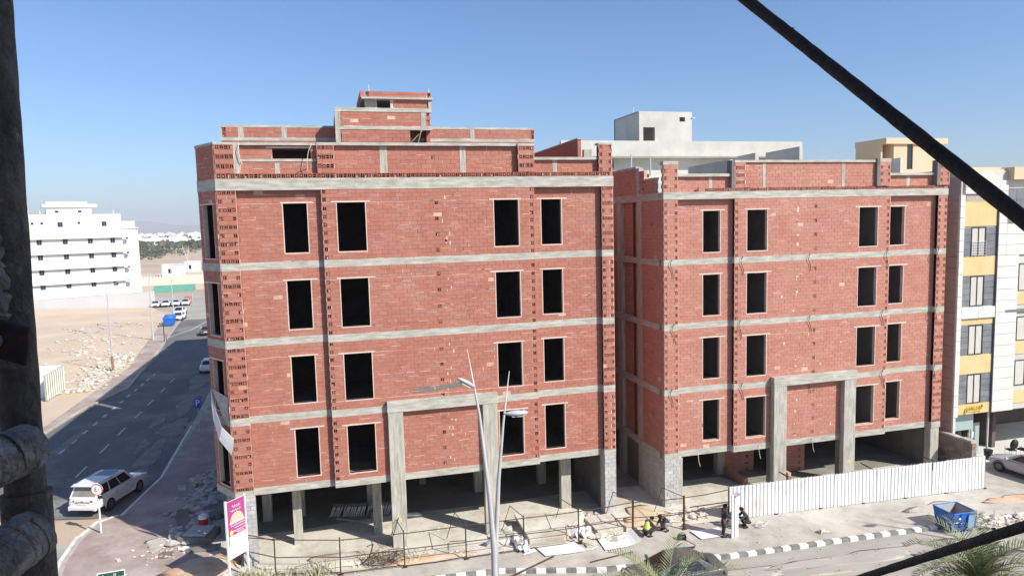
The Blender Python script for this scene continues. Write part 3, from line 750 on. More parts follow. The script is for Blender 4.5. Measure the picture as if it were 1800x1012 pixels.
# ============================================================ right building
B = thing("brick_building", "smaller red brick building shell on the right behind the white corrugated fence", "building", (0, 0, 0))
sb = Skin(B, (BRICK_B, MORTAR))
zbB = [2.75, 6.47, 10.20, 13.85, 17.52]; ztB = [3.12, 6.82, 10.55, 14.20, 17.93]
segB = [(18.05, 18.93, 0), (18.93, 22.49, REC), (22.49, 33.22, 0), (33.22, 36.80, REC), (36.80, 37.5, 0)]
winB = [(20.65, 21.75), (23.3, 24.62), (30.95, 32.3), (33.42, 34.56)]
wzB = [(3.52, 5.94), (7.22, 9.6), (10.9, 13.25), (14.53, 16.87)]
def joinH(*hs): return lambda k, n: tuple(c for h in hs for c in h(k, n))
for st in range(4):
    z0, z1 = ztB[st], zbB[st + 1]
    for si, (a0, a1, off) in enumerate(segB):
        F = FR(YF + off)
        holes = [(w0, w1, *wzB[st]) for w0, w1 in winB if w0 > a0 and w1 < a1]
        if si == 0: H = pairH(a0 + .02, a1 - .02, .18)
        elif si == 2: H = joinH(colH(a0 + .03), colH(27.8, .2, 4, 1), colH(a1 - .26))
        elif si == 4: H = pairH(a0 + .02, a1 - .02, .18) if st > 1 else cornerH(a0 + .02, .66)
        else: H = None
        sb.wall(F, a0, a1, z0, z1, holes, H, seed=700 + st * 10 + si, phase=si * .11, jt=.8)
        for ho in holes: window_trim(B, F, ho, rnd)
g = MB()
for x in (22.49, 36.80):
    for st in range(4): g.box(x, x + .012, YF + .005, YF + REC, ztB[st], zbB[st + 1])
islands(g, "bay_return", BRICK_B, B)
for i in range(5):
    g = MB()
    if i == 4: g.box(18.03, 37.52, YF - .035, YF + .45, zbB[i], ztB[i])
    else:
        for a0, a1, off in segB: g.box(a0, a1, YF + off - .02, YF + off + .3, zbB[i], ztB[i])
    g.build("floor_beam", CONC, B)
for i in range(5):
    g = MB(); g.box(18.3, 37.3, YF + .46, 54.8, zbB[i] + .02, ztB[i] - .02); g.build("floor_slab", CONC_D, B)
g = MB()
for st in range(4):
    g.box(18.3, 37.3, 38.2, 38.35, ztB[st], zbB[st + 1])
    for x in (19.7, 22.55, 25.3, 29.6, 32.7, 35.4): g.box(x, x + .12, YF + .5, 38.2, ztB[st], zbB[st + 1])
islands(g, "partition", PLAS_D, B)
# flank facing the gap
FL = Frame((18.05, 35.0, 0), (0, 1, 0), (-1, 0, 0))
for st in range(4):
    sb.wall(FL, .03, 2.72, ztB[st], zbB[st + 1], (), (lambda k, n: ((1.3, 1.5),) if k == 9 else ()), seed=800 + st)
    FLr = Frame((18.25, 35.0, 0), (0, 1, 0), (-1, 0, 0))
    sb.wall(FLr, 3.36, 5.65, ztB[st], zbB[st + 1], (), None, seed=810 + st)
    g = MB(); g.box(18.06, 18.26, 41.3, 54.9, ztB[st], zbB[st + 1]); g.build("flank_wall", BRICK_B, B)
    g = MB(); g.box(18.16, 18.24, 39.02, 39.2, ztB[st], zbB[st + 1] - .05); g.build("drain_pipe", RUST, B)
for y0, y1 in ((37.72, 38.36), (40.65, 41.3)):
    g = MB(); g.box(18.02, 18.5, y0, y1, 0, zbB[4]); g.build("column", CONC_V, B)
for i in range(5):
    g = MB(); g.box(18.0, 18.4, YF + .46, 54.9, zbB[i], ztB[i]); g.build("flank_beam", CONC, B)
g = MB(); g.box(37.3, 37.5, YF + .46, 54.9, 0, zbB[4]); g.box(18.3, 37.3, 54.7, 54.9, 0, zbB[4]); islands(g, "side_wall", BRICK_B, B)
skB = Skin(B, (BLOCK, BLOCK_M), "concrete_block", 200)
skB.wall(FR(YF), 18.05, 18.93, 0.0, 2.75, seed=820, L=.4, ch=.21, jt=1.6)
skB.wall(FL, .03, 2.72, 0.0, 2.75, seed=821, L=.4, ch=.21, jt=1.6)
g = MB(); g.box(18.3, 18.7, 37.8, 50, 0, 2.75); g.box(18.3, 37.3, 46.5, 46.8, 0, 2.75); islands(g, "ground_wall", CONC_D, B)
for x0, x1, y0, y1 in ((18.95, 19.25, 35.1, 36.3), (19.7, 20.1, 36.9, 37.3), (23.6, 24.1, 38.5, 39.0), (29.0, 29.5, 38.5, 39.0), (32.9, 33.3, 38, 38.5), (36.8, 37.45, 35.02, 35.5)):
    column(B, x0, x1, y0, y1, 0, 2.75)
skB2 = Skin(B, (BRICK_B, MORTAR), "partition_brick", 120)
skB2.wall(FR(38.6), 24.1, 26.3, 0, 2.75, (), lambda k, n: ((25.7, 25.9),) if k % 2 == 0 else (), seed=830)
skB2.wall(FR(37.6), 27.0, 29.4, 0, 2.75, (), lambda k, n: ((28.9, 29.1),) if k % 2 == 0 else (), seed=831)
skB2.wall(FR(42.0), 33.3, 37.2, 0, 2.75, (), None, seed=832)
skB2.wall(Frame((24.1, 36.2, 0), (0, 1, 0), (-1, 0, 0)), 0, 2.4, 0, .5, (), None, seed=833)
skB2.wall(Frame((27.0, 36.0, 0), (0, 1, 0), (-1, 0, 0)), 0, 1.6, 0, .6, (), None, seed=834)
g = MB(); g.box(37.1, 37.29, 35.55, 46.4, 0, 2.74); g.build("shade_lining", CONC_D, B)  # dark lining added over the brick side wall, painting its shade
g = MB(); g.box(24.95, 25.82, YF - .38, YF - .022, 0, 6.52); g.build("portal_column", CONC_V, B, bevel=.02)
g = MB(); g.box(29.85, 30.68, YF - .38, YF - .022, 0, 6.52); g.build("portal_column", CONC_V, B, bevel=.02)
g = MB(); g.box(24.92, 30.71, YF - .40, YF - .024, 6.523, 7.06); g.build("portal_lintel", CONC, B, bevel=.02)
g = MB(); g.box(25.0, 25.78, YF - .02, YF + .4, 0, 2.75); g.box(29.9, 30.64, YF - .02, YF + .4, 0, 2.75); islands(g, "portal_core", CONC_D, B)
# parapets
zcB = 17.93
sb.wall(FR(YF), 20.2, 37.48, zcB, zcB + .2, (), lambda k, n: g_row(20.6, 37.4), ch=.2, seed=840)
zpB = zcB + .2; ztp = 19.55
sb.wall(FR(YF), 18.05, 18.93, zcB, 19.42, (), lambda k, n: ((18.07, 18.25), (18.72, 18.9)) if k % 2 else (), seed=841)
sb.wall(FR(YF + REC), 18.93, 22.5, zcB, 18.78, (), None, seed=842)
sb.wall(FR(YF), 22.5, 23.2, zpB, ztp, (), prow(22.53, .62, (1, 3, 5)), seed=843)
sb.wall(FR(YF + .1), 23.2, 32.3, zpB, ztp, (), None, seed=844, miss=.02)
sb.wall(FR(YF - .1), 32.3, 33.06, zpB, ztp, (), prow(32.33, .7, (1, 3, 5), 4, True), seed=845)
sb.wall(FR(YF + REC), 33.06, 36.74, zpB, 18.76, (), None, seed=846)
sb.wall(FR(YF - .1), 36.74, 37.5, zpB, ztp, (), prow(36.77, .7, (1, 3, 5), 4, True), seed=847)
for x0, x1, z1 in ((21.0, 21.22, 18.78), (24.35, 24.55, ztp), (29.75, 29.95, ztp), (34.6, 34.85, 18.76)):
    y_ = YF + (REC if z1 < 19 else .1)
    g = MB(); g.box(x0, x1, y_ - .03, y_ + .15, zcB, z1); g.build("parapet_column", CONC_V, B)
for x0, x1, y0, z0, z1 in ((18.03, 18.95, YF - .03, 19.42, 19.62), (18.95, 22.5, YF + .1, 18.78, 18.94), (22.48, 32.3, YF - .02, ztp, ztp + .13), (32.28, 33.08, YF - .12, ztp, ztp + .2), (33.08, 36.74, YF + .1, 18.76, 18.9), (36.72, 37.52, YF - .12, ztp, ztp + .12)):
    g = MB(); g.box(x0, x1, y0, YF + .4, z0, z1); g.build("coping", CONC, B)
g = MB(); g.box(22.3, 22.5, YF + .0, YF + .5, zcB, ztp + .12); g.box(32.1, 32.29, YF - .1, YF + .2, zcB + .2, ztp + .2); g.box(36.56, 36.73, YF - .1, YF + .3, zcB + .2, ztp + .1); islands(g, "pier_shade_strip", CONC_D, B)  # dark strips painting the shade on the left of the piers
sb.wall(FL, 1.0, 2.4, zcB, 18.7, (), None, seed=850)
sb.wall(FL, 2.4, 3.0, zcB, 19.3, (), lambda k, n: ((2.42, 2.6),) if k % 2 else (), seed=852)
sb.wall(FL, 3.4, 8.0, zcB, 19.45, (), None, seed=851)
g = MB(); g.box(18.02, 18.3, 38.0, 38.4, zcB, 19.5); g.box(18.0, 18.3, 38.4, 43.0, 19.45, 19.6); g.box(18.0, 18.3, 36.0, 37.4, 18.7, 18.8); islands(g, "flank_coping", CONC, B)
g = MB(); g.tube([(18.4, 37.3, 19), (18.4, 37.3, 20.0)], .05, 6); g.build("vent_pipe", POLE, B)
g = MB(); g.tube([(19.0, 41.2, 18.9), (19.0, 41.2, 20.6)], .05, 6); g.build("vent_pipe", POLE, B)
sb.finish(); skB.finish(); skB2.finish()
# steel hoops poking out of the beams
for i, zz in ((1, 6.8), (2, 10.5), (3, 14.15)):
    for x in (18.6, 23.0, 27.6, 33.0, 37.0):
        o_ = rnd.uniform(-.15, .15)
        cable(B, [(x + o_, 34.98, zz + .02), (x + o_ - .12, 34.88, zz + .05), (x + o_ - .2, 34.9, zz - .25), (x + o_ - .05, 34.92, zz - .55), (x + o_ + .02, 34.93, zz - .75 - rnd.uniform(0, .3))], .016, RUST, "steel_hoop")
for x in (20.2, 24.2, 30.0, 27.9):
    cable(B, [(x, 34.98, 3.0), (x - .1, 34.85, 2.9), (x - .05, 34.85, 2.5), (x + .05, 34.87, 2.2)], .018, RIM, "steel_hoop")
g = MB(); F_ = FR(YF)
for _ in range(40):
    x = rr.choice((26.6, rr.uniform(23.4, 32.8))); st = rr.randrange(4)
    z = rr.uniform(ztB[st] + .2, zbB[st + 1] - .3)
    if any(w0 - .2 < x < w1 + .2 for w0, w1 in winB): continue
    g.fbox(F_, x, x + rr.uniform(.03, .14), .0, .024, z, z + rr.uniform(.05, .2))
g.build("mortar_smear", RIM, B)
# ============================================================ clad building on the right
Cb = thing("clad_building", "white and yellow stone-clad building with charcoal window panels and glass shop front", "building")
g = MB(); g.box(38.62, 56, 35.14, 55, 3.3, 19.0); g.box(38.62, 38.9, 35.2, 40, 0, 3.3); islands(g, "wall", PLAST, Cb)
PANEL = {}
def panel(parent, F, a0, a1, z0, z1, m, b=.03, nm="cladding_panel", gap=.012):
    me = PANEL.setdefault((m.name, nm), BR.mesh(nm, m))
    c = F.p((a0 + a1) / 2, b / 2, (z0 + z1) / 2)
    return inst(nm, me, parent, c, (0, 0, math.atan2(F.u.y, F.u.x)), (a1 - a0 - gap * 2, b, z1 - z0 - gap * 2))
FCn = Frame((0, 35.14, 0), (1, 0, 0), (0, -1, 0))
FCl = Frame((38.62, 35.14, 0), (0, 1, 0), (-1, 0, 0))
def grid(F, a0, a1, z0, z1, m, da, dz, b=.1):
    na = max(1, round((a1 - a0) / da)); nz = max(1, round((z1 - z0) / dz))
    for i in range(na):
        for k in range(nz):
            panel(Cb, F, a0 + (a1 - a0) * i / na, a0 + (a1 - a0) * (i + 1) / na, z0 + (z1 - z0) * k / nz, z0 + (z1 - z0) * (k + 1) / nz, m, b)
grid(FCn, 38.55, 38.92, 3.2, 17.5, CLAD, 1, .72, .14)            # corner pilaster
grid(FCn, 38.55, 38.75, 0.0, 3.2, CLAD, 1, .8, .14)
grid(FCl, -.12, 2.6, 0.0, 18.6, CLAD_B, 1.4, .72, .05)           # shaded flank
grid(FCn, 41.68, 43.45, 3.3, 13.6, CLAD, 1.8, .72, .14)
grid(FCn, 41.68, 42.35, 13.6, 18.4, CLAD, 1, .72, .14)
grid(FCn, 42.35, 47, 13.6, 15.6, CLAD, 1.6, .72, .14)
grid(FCn, 38.92, 41.68, 17.55, 18.45, CLAD, 1.4, .45, .14)
grid(FCn, 38.92, 41.68, 9.62, 10.35, CLAD, 1.4, .8, .14)
grid(FCn, 42.35, 47, 15.65, 17.9, CLAD_G, .8, .75, .06)
grid(FCn, 47, 56, 3.3, 18.4, CLAD, 1.6, .9, .14)
grid(FCn, 45.4, 47, 3.3, 13.6, CLAD, 1.6, .72, .14)
for z0, z1 in ((15.5, 17.05), (12.36, 13.6), (9.2, 9.6), (5.97, 7.2), (3.32, 4.0)):
    grid(FCn, 38.94, 41.62, z0, z1, CLAD_Y, 2.7, 3, .05)
for z0, z1 in ((11.2, 12.4), (7.9, 8.7), (4.6, 5.3)):
    grid(FCn, 43.5, 45.36, z0 - .9, z0, CLAD_Y, 2, 3, .05)
def clad_window(x0, x1, z0, z1, side=True, rail=False):
    if side:
        for a0, a1 in ((38.94, x0 - .02), (x1 + .02, 41.62)): grid(FCn, a0, a1, z0, z1, CLAD_G, .9, .42, .04)
    f = MB(); t = .05
    f.fbox(FCn, x0, x1, .0, .05, z0, z0 + t); f.fbox(FCn, x0, x1, .0, .05, z1 - t, z1)
    for a in (x0, (x0 + x1) / 2 - t / 2, x1 - t): f.fbox(FCn, a, a + t, .0, .05, z0 + t, z1 - t)
    w = f.build("window", FRAME_D, Cb)
    for k, (a0, a1) in enumerate(((x0 + t, (x0 + x1) / 2 - t / 2), ((x0 + x1) / 2 + t / 2, x1 - t))):
        p = MB(); p.fbox(FCn, a0, a1, .005, .02, z0 + t, z1 - t); p.build("pane", GLASS_D if (k == 1 and rnd.random() < .5) else CURT, w)
    if rail:
        r = MB()
        for q in range(6): r.tube([FCn.p(x0, .1, z0 + .08 + q * .17), FCn.p(x1, .1, z0 + .08 + q * .17)], .014, 5)
        for q in range(5): r.tube([FCn.p(x0 + (x1 - x0) * q / 4, .1, z0), FCn.p(x0 + (x1 - x0) * q / 4, .1, z0 + .95)], .014, 5)
        r.build("balcony_rail", POLE, Cb)
clad_window(39.6, 40.75, 13.6, 15.45, rail=True)
clad_window(39.65, 40.75, 10.4, 12.34)
clad_window(39.65, 40.8, 7.24, 9.16)
clad_window(39.68, 40.8, 4.02, 5.95)
for z0, z1 in ((11.2, 13.0), (7.9, 9.5), (4.9, 6.6)): clad_window(43.6, 45.3, z0, z1, side=False)
g = MB(); g.fbox(FCn, 38.94, 41.64, -.9, .02, 17.06, 17.12); g.build("opening_sill", PLAST_Y, Cb)
g = MB(); g.fbox(FCn, 39.1, 41.5, .0, .03, 17.14, 17.52); g.build("roof_opening", CLAD_B, Cb)
g = MB(); g.fbox(FCn, 41.64, 41.68, .0, .16, 3.3, 17.6); g.fbox(FCn, 38.92, 41.64, .0, .15, 9.6, 9.63); g.fbox(FCn, 42.5, 44.6, .0, .155, 9.85, 10.02); islands(g, "shadow_trim", CLAD_G, Cb)
g = MB(); g.box(38.5, 56, 35.3, 55, 19.0, 19.12); g.build("roof_slab", PLAST_Y, Cb)
g = MB(); g.box(42.4, 56, 34.7, 35.6, 18.42, 19.2); g.box(38.9, 42.4, 35.6, 36.0, 18.4, 19.25); islands(g, "roof_fascia", PLAST_Y, Cb)
# shop front below
g = MB(); g.box(38.9, 42.0, 39.6, 39.8, 0, 3.3); g.box(41.95, 42.05, 36.9, 39.7, 0, 3.3); islands(g, "shop_back_wall", PLAS_D, Cb)
g = MB(); g.box(42.3, 56, 41, 41.2, 0, 3.3); g.box(44.2, 44.5, 37, 41, 0, 3.3); islands(g, "recess_wall", DARK, Cb)
g = MB(); g.box(38.7, 41.0, 35.7, 35.78, 2.05, 3.2); sg = g.build("shop_sign_band", GLASS_L, Cb)
for x in (38.8, 41.02):
    g = MB(); g.box(x, x + .06, 35.82, 35.9, 0, 3.3); g.build("shop_mullion", POLE, Cb)
g = MB(); g.box(41.15, 42.0, 36.1, 36.13, .1, 2.3); g.build("shop_door", GLASS_L, Cb)
g = MB(); g.box(38.9, 41.0, 36.4, 36.43, .1, 2.0); g.build("shop_window", GLASS_D, Cb)
g = MB(); g.box(42.02, 42.1, 35.5, 35.6, 0, 3.3); g.build("shop_mullion", POLE, Cb)
g = MB(); g.prism([(38.7, 35.2), (60, 33.4), (60, 41), (38.7, 41)], 0.0, 0.02); g.build("shop_floor", CLAD, Cb)
g = MB(); g.box(41.3, 41.55, 36.08, 36.1, 1.3, 1.7); g.build("door_notice", WHITE, Cb)
# gilt sign letters: loops and strokes like those of the photograph
g = MB()
rs = random.Random(3)
x = 39.55
def stroke(pts, r=.035): g.tube([(px, 35.04, pz) for px, pz in pts], r, 5)
stroke([(39.62, 3.72), (39.55, 3.6), (39.56, 3.42), (39.6, 3.36)])
for k in range(6):
    x = 39.72 + k * .2
    stroke([(x, 3.62), (x + .06, 3.72 + rs.uniform(-.03, .05)), (x + .12, 3.62), (x + .06, 3.56), (x, 3.6)], .03)
    stroke([(x - .05, 3.52), (x + .16, 3.53)], .03)
    stroke([(x + .02, 3.8 + rs.uniform(-.03, .03)), (x + .08, 3.82)], .028)
stroke([(40.92, 3.9), (40.98, 3.74), (40.9, 3.62), (40.8, 3.66)], .035)
stroke([(40.35, 3.45), (40.4, 3.42)], .03); stroke([(40.72, 3.47), (40.74, 3.44)], .03)
g.build("sign_lettering", YELL_D, Cb)

# low block wall between the two plots
lw = thing("garden_wall", "low dark block wall with rough top between brick shell and clad building", "wall")
skw = Skin(lw, (mat("shaded_block", (0.20, 0.16, 0.13), (0.30, 0.25, 0.21), 2.0, 0.95, 0.3, 30, island=.2), BLOCK_M), "concrete_block", 200)  # block tone darkened to paint the wall's shaded face
FW = Frame((38.2, 33.3, 0), (0, 1, 0), (-1, 0, 0))
skw.wall(FW, 0, 6.0, 0, 2.1, seed=900, L=.4, ch=.21)
skw.wall(Frame((0, 33.29, 0), (1, 0, 0), (0, -1, 0)), 38.2, 38.55, 0, 2.1, seed=901, L=.4, ch=.21)
skw.finish()
g = MB()
for k in range(15): g.box(38.15, 38.55, 33.3 + k * .4, 33.68 + k * .4, 2.1, 2.1 + rnd.uniform(.06, .16))
g.build("wall_capping", CONC, lw)

# ============================================================ plastered building behind
D = thing("plastered_building", "unpainted grey plastered building with roof room rising behind the right brick shell", "building")
g = MB(); g.box(20.8, 46.1, 61.0, 80, 0, 22.3); islands(g, "wall", PLAST, D)
g = MB(); g.box(20.8, 46.1, 59.95, 60.3, 22.3, 23.72); g.build("parapet", PLAST, D)
g = MB(); g.box(20.8, 46.1, 60.0, 79.9, 22.2, 22.32); g.build("eave_slab", PLAST, D)
# roof room front, with a real doorway and a small window
g = MB()
for a0, a1, z0, z1 in ((28.6, 29.0, 23.7, 26.45), (30.2, 34.05, 23.7, 25.35), (29.0, 30.2, 25.0, 26.45), (30.2, 32.75, 25.35, 26.45), (33.35, 34.05, 25.35, 26.45), (32.75, 33.35, 25.35, 25.55), (32.75, 33.35, 25.98, 26.45)):
    g.box(a0, a1, 60.2, 60.5, z0, z1)
g.box(28.6, 28.8, 60.5, 66, 23.7, 26.45); g.box(33.85, 34.05, 60.5, 66, 23.7, 26.45); g.box(28.6, 34.05, 65.8, 66, 23.7, 26.45); g.box(28.6, 34.05, 60.5, 66, 26.4, 26.5)
g.build("roof_room_wall", PLAST, D)
g = MB(); g.box(34.0, 34.35, 60.1, 60.3, 25.85, 25.95); g.build("drain_spout", POLE, D)
g = MB(); g.tube([(29.5, 63.5, 26.4), (29.5, 63.5, 27.3)], .06, 6); g.build("vent_pipe", POLE, D)
g = MB(); g.box(20.9, 26.3, 60.85, 60.98, 21.1, 22.0); g.build("window", DARK, D)  # dark strip standing in for the shade under the eave
g = MB(); g.box(24.0, 24.3, 60.3, 60.5, 18, 22.2); g.build("column", WHITE, D)
for X, y0, y1, zt_ in ((30.4, 48, 54.4, 20.9), (36.65, 48.0, 52.4, 21.92), (32.65, 48, 50.5, 21.42)):
    g = MB(); g.hexa([(X, y0, 14), (X + .3, y0, 14), (X + .3, y1, 14), (X, y1, 14), (X, y0, zt_), (X + .3, y0, zt_), (X + .3, y1, zt_ - .05), (X, y1, zt_ - .05)]); g.build("roof_wall", PLAST, D)
g = MB(); g.box(24.5, 36.9, 54.4, 60.9, 0, 19.5); g.build("lower_block", PLAST, D)
for y, h in ((36.9, .6),):
    g = MB(); g.tube([(17.0, 60, 23.7), (17.05, 60, 24.6), (16.9, 60, 25.0)], .03, 5)

# ============================================================ beige house further back
E_ = thing("beige_house", "beige roof storey with overhanging slab and tall grey window beyond the brick parapet", "building")
g = MB(); g.box(56.3, 64, 60.35, 64.5, 0, 20.0); islands(g, "wall", PLAST_Y, E_)
g = MB()
for a0, a1, z0, z1 in ((57.5, 59.2, 20, 23.6), (59.95, 63.0, 20, 23.6), (59.2, 59.95, 20, 21.0)): g.box(a0, a1, 60.35, 60.6, z0, z1)
g.box(56.3, 56.5, 60.8, 64.4, 20, 23.6); g.box(56.5, 57.5, 61.9, 62.1, 20, 23.6); g.box(57.4, 57.5, 60.6, 62, 20, 23.6)
islands(g, "roof_storey", PLAST_Y, E_)
g = MB(); g.box(56.3, 64.2, 60.1, 64.5, 23.6, 24.2); g.build("roof_slab", PLAST_Y, E_)
g = MB(); g.box(59.2, 59.95, 60.45, 60.5, 21.0, 23.6); g.build("window", GLASS_D, E_)
g = MB(); g.box(56.6, 57.3, 61.8, 61.88, 20, 23.1); g.build("door", GLASS_D, E_)
g = MB(); g.hexa([(53.7, 55.5, 18), (54, 55.5, 18), (54, 62, 18), (53.7, 62, 18), (53.7, 55.5, 21.75), (54, 55.5, 21.75), (54, 62, 21.7), (53.7, 62, 21.7)]); g.build("roof_wall", PLAST, E_)

# buildings along the side street whose shade falls across it (behind the left shell)
for nm, lab, x0, x1, y0, y1, h in (("plain_block", "plain grey apartment block behind the left brick shell on the side street", -6.5, 12, 57.5, 96, 19.0),
                                   ("plain_block", "farther lower grey block along the side street", -7, 10, 112, 131, 16.0)):
    t = thing(nm, lab, "building")
    g = MB(); g.box(x0, x1, y0, y1, 0, h); islands(g, "wall", PLAST, t)
    g = MB(); g.box(x0 - .1, x1 + .1, y0 - .1, y1 + .1, h, h + .9); g.build("parapet", PLAST, t)
    wm = BR.mesh("window", GLASS_D)
    for fl in range(int(h // 3.6)):
        for k in range(int((y1 - y0) // 5)):
            inst("window", wm, t, (x0 - .02, y0 + 2.5 + k * 5, 2.2 + fl * 3.6), (0, 0, 0), (.1, 1.4, 1.6))

# the block we stand in front of: scaffolded facade that shades the tubes
own = thing("scaffolded_building", "grey rendered building behind the scaffold where the view is taken from", "building")
g = MB(); g.box(-16, 22, -14, -1.4, 0, 21.0); islands(g, "wall", PLAST, own)
wm = BR.mesh("window", GLASS_D)
for fl in range(5):
    for k in range(9): inst("window", wm, own, (-13 + k * 4, -1.4, 2.2 + fl * 3.9), (0, 0, 0), (1.4, .12, 1.7))

# ============================================================ white hotel-like block on the left
H = thing("white_apartment_block", "long white block with five balcony bands and paired windows across the empty lot", "building")
p0 = Vector((-64.9, 179.0, 0)); p1 = Vector((-47.4, 186.0, 0))
hu = (p1 - p0).normalized(); hn = Vector((hu.y, -hu.x, 0))
FH = Frame(p0, hu, hn); HL = (p1 - p0).length
SCF = 1.0
def hz(z): return 16.5 + (z - 16.5) * 1.04
g = MB(); g.fbox(FH, -14, HL, -16, -.25, 0, 20.85); g.fbox(FH, HL, HL + 3.6, -16, -1.4, 0, 17.4); islands(g, "wall", WHITE_W, H)
for z in (15.31, 11.98, 8.65, 5.32, 1.99):
    z = hz(z)
    g = MB(); g.fbox(FH, -14, HL + 1.6, -.25, .55, z, z + .32); b = g.build("balcony_slab", WHITE_W, H)
    g = MB(); g.fbox(FH, -14, HL + 1.6, .4, .5, z + .32, z + 1.15); g.build("balcony_parapet", WHITE_W, b)
wm = BR.mesh("window", PLAS_D); pm = BR.mesh("pane", GLASS_D)
rots = (0, 0, math.atan2(hu.y, hu.x))
def hwin(a, z, w, h, b, two=True):
    o = inst("window", wm, H, FH.p(a, b, z), rots, (w, .12, h))
    # panes are sub-parts: in the parent's scaled space
    for k in ((-.24, .24) if two else (0,)):
        inst("pane", pm, o, (k, -.56, 0), (0, 0, 0), (.36 if two else .8, .4, .86))
for r_, z in enumerate((18.6, 14.6, 11.1, 7.7, 4.4)):
    for a in ((6.5, 15.3) if r_ == 0 else (2.2, 7.2, 12.2, 16.8)):
        hwin(a, z, 1.0, 1.15, -.23)
    for a in ((1.2, 3.0, 10.2) if r_ == 0 else (20.0,)):
        hwin(a, z + (.3 if r_ == 0 else .5), .5, .5, -.23 if a < 19.9 else -1.38, False)
g = MB(); g.fbox(FH, 4.2, 13.2, -7, -3, 20.85, 22.6); g.fbox(FH, 3.4, 14.4, -8, -2.5, 22.6, 23.3); g.fbox(FH, 4.2, 12.4, -7, -3, 23.3, 23.9); islands(g, "penthouse", WHITE_W, H)
for a in (6.2, 10.8): hwin(a, 21.6, .8, .5, -2.98, False)
g = MB()
for a in (.2, .6, 2.8, 17.5): g.fbox(FH, a, a + .12, -1.5, -1.38, 20.85, 21.9)
islands(g, "roof_post", WHITE_W, H)
g = MB(); g.fbox(FH, HL + .3, HL + 3.2, -12, -2, 17.4, 19.2); g.build("roof_screen", PLAST, H)
g = MB(); g.fbox(FH, HL + 2.1, HL + 2.35, -1.4, -1.2, 0, 17.2); g.fbox(FH, HL - .3, HL + 3.8, -1.42, -1.1, 17.3, 17.6); g.build("corner_pilaster", WHITE_W, H)
bw = thing("boundary_wall", "white boundary wall at the foot of the long white block", "wall")
q0 = Vector((-75, 178.4, 0)); q1 = Vector((-37.0, 166.5, 0)); bu = (q1 - q0).normalized(); FBW = Frame(q0, bu, (bu.y, -bu.x, 0)); BL = (q1 - q0).length
g = MB(); P = FBW.p
g.hexa([P(0, .2, -.1), P(BL, .2, -.1), P(BL, 0, -.1), P(0, 0, -.1), P(0, .2, 1.3), P(BL, .2, 3.4), P(BL, 0, 3.4), P(0, 0, 1.3)]); islands(g, "wall", WHITE_W, bw)
g = MB()
g.hexa([P(0, .24, 1.3), P(BL, .24, 3.4), P(BL, -.04, 3.4), P(0, -.04, 1.3), P(0, .24, 1.4), P(BL, .24, 3.5), P(BL, -.04, 3.5), P(0, -.04, 1.4)])
g.build("wall_capping", WHITE_W, bw)

# green roofed carport with white cars at the far bend
cp = thing("carport", "green roofed carport beside the boundary wall at the far bend", "carport")
g = MB(); g.hexa([(-38.2, 169.6, 2.7), (-29.9, 171.2, 2.7), (-30.2, 176, 2.7), (-38.6, 174.4, 2.7), (-38.2, 169.6, 2.9), (-29.9, 171.2, 2.9), (-30.2, 176, 4.0), (-38.6, 174.4, 4.0)]); g.build("roof", GREEN_C, cp)
for x, y in ((-38, 170), (-34, 170.8), (-30.2, 171.5)):
    g = MB(); g.box(x, x + .12, y, y + .12, -.1, 2.75); g.build("post", POLE, cp)
g = MB(); g.box(-31.6, -30.0, 169.2, 169.6, .2, 1.7); g.build("side_panel", mat("faded_red", (0.42, 0.16, 0.14), (0.5, 0.22, 0.2), 1, .8), cp)
# far wall along the road with white tipped kerb, site cabins
fw = thing("retaining_wall", "low sandy wall beyond the far road topped by a white dotted rail", "wall")
g = MB(); g.hexa([(-110, 228, -.2), (-10, 236, -.2), (-10, 236.5, -.2), (-110, 228.5, -.2), (-110, 232, 2.0), (-10, 240, 2.0), (-10, 240.5, 2.0), (-110, 232.5, 2.0)]); g.build("wall", mat("sandy_wall", (0.56, 0.47, 0.34), (0.64, 0.55, 0.42), .2, .95), fw)
g = MB()
for k in range(110): g.box(-105 + k * .86, -105 + k * .86 + .42, 232.4 + k * .07, 232.7 + k * .07, 2.0, 2.55)
g.build("rail_blocks", WHITE_W, fw)
for (x, y, w, d, h, lab) in ((-58, 275, 7, 4, 4.2, "larger white site cabin behind the far rail"), (-55, 300, 5.5, 4, 4.0, "smaller white site cabin behind the larger one in the field")):
    t = thing("site_cabin", lab, "cabin", group=None)
    g = MB(); g.box(x, x + w, y, y + d, -.2, h); islands(g, "wall", WHITE_W, t)
    g = MB(); g.box(x - .15, x + w + .15, y - .15, y + d + .15, h, h + .25); g.build("roof", WHITE_W, t)
    g = MB(); g.box(x + w * .3, x + w * .45, y - .06, y, 1.2, 2.8); g.build("window", GLASS_D, t)
gt = thing("white_gate_hut", "white hut with green slatted gate at the edge of the rubble lot", "hut")
g = MB(); g.box(-34, -27.6, 78.6, 82.0, 0, 2.75); islands(g, "wall", WHITE_W, gt)
g = MB(); g.box(-27.55, -27.45, 76.9, 82.0, .05, 2.6); g.build("gate_board", mat("pale_green_board", (0.30, 0.36, 0.28), (0.42, 0.46, 0.38), 2, .8), gt)
me = BR.mesh("slat", WHITE)
for k in range(9): inst("slat", me, gt, (-27.40, 77.15 + k * .57, 1.35), (0, 0, 0), (.06, .13, 2.5))

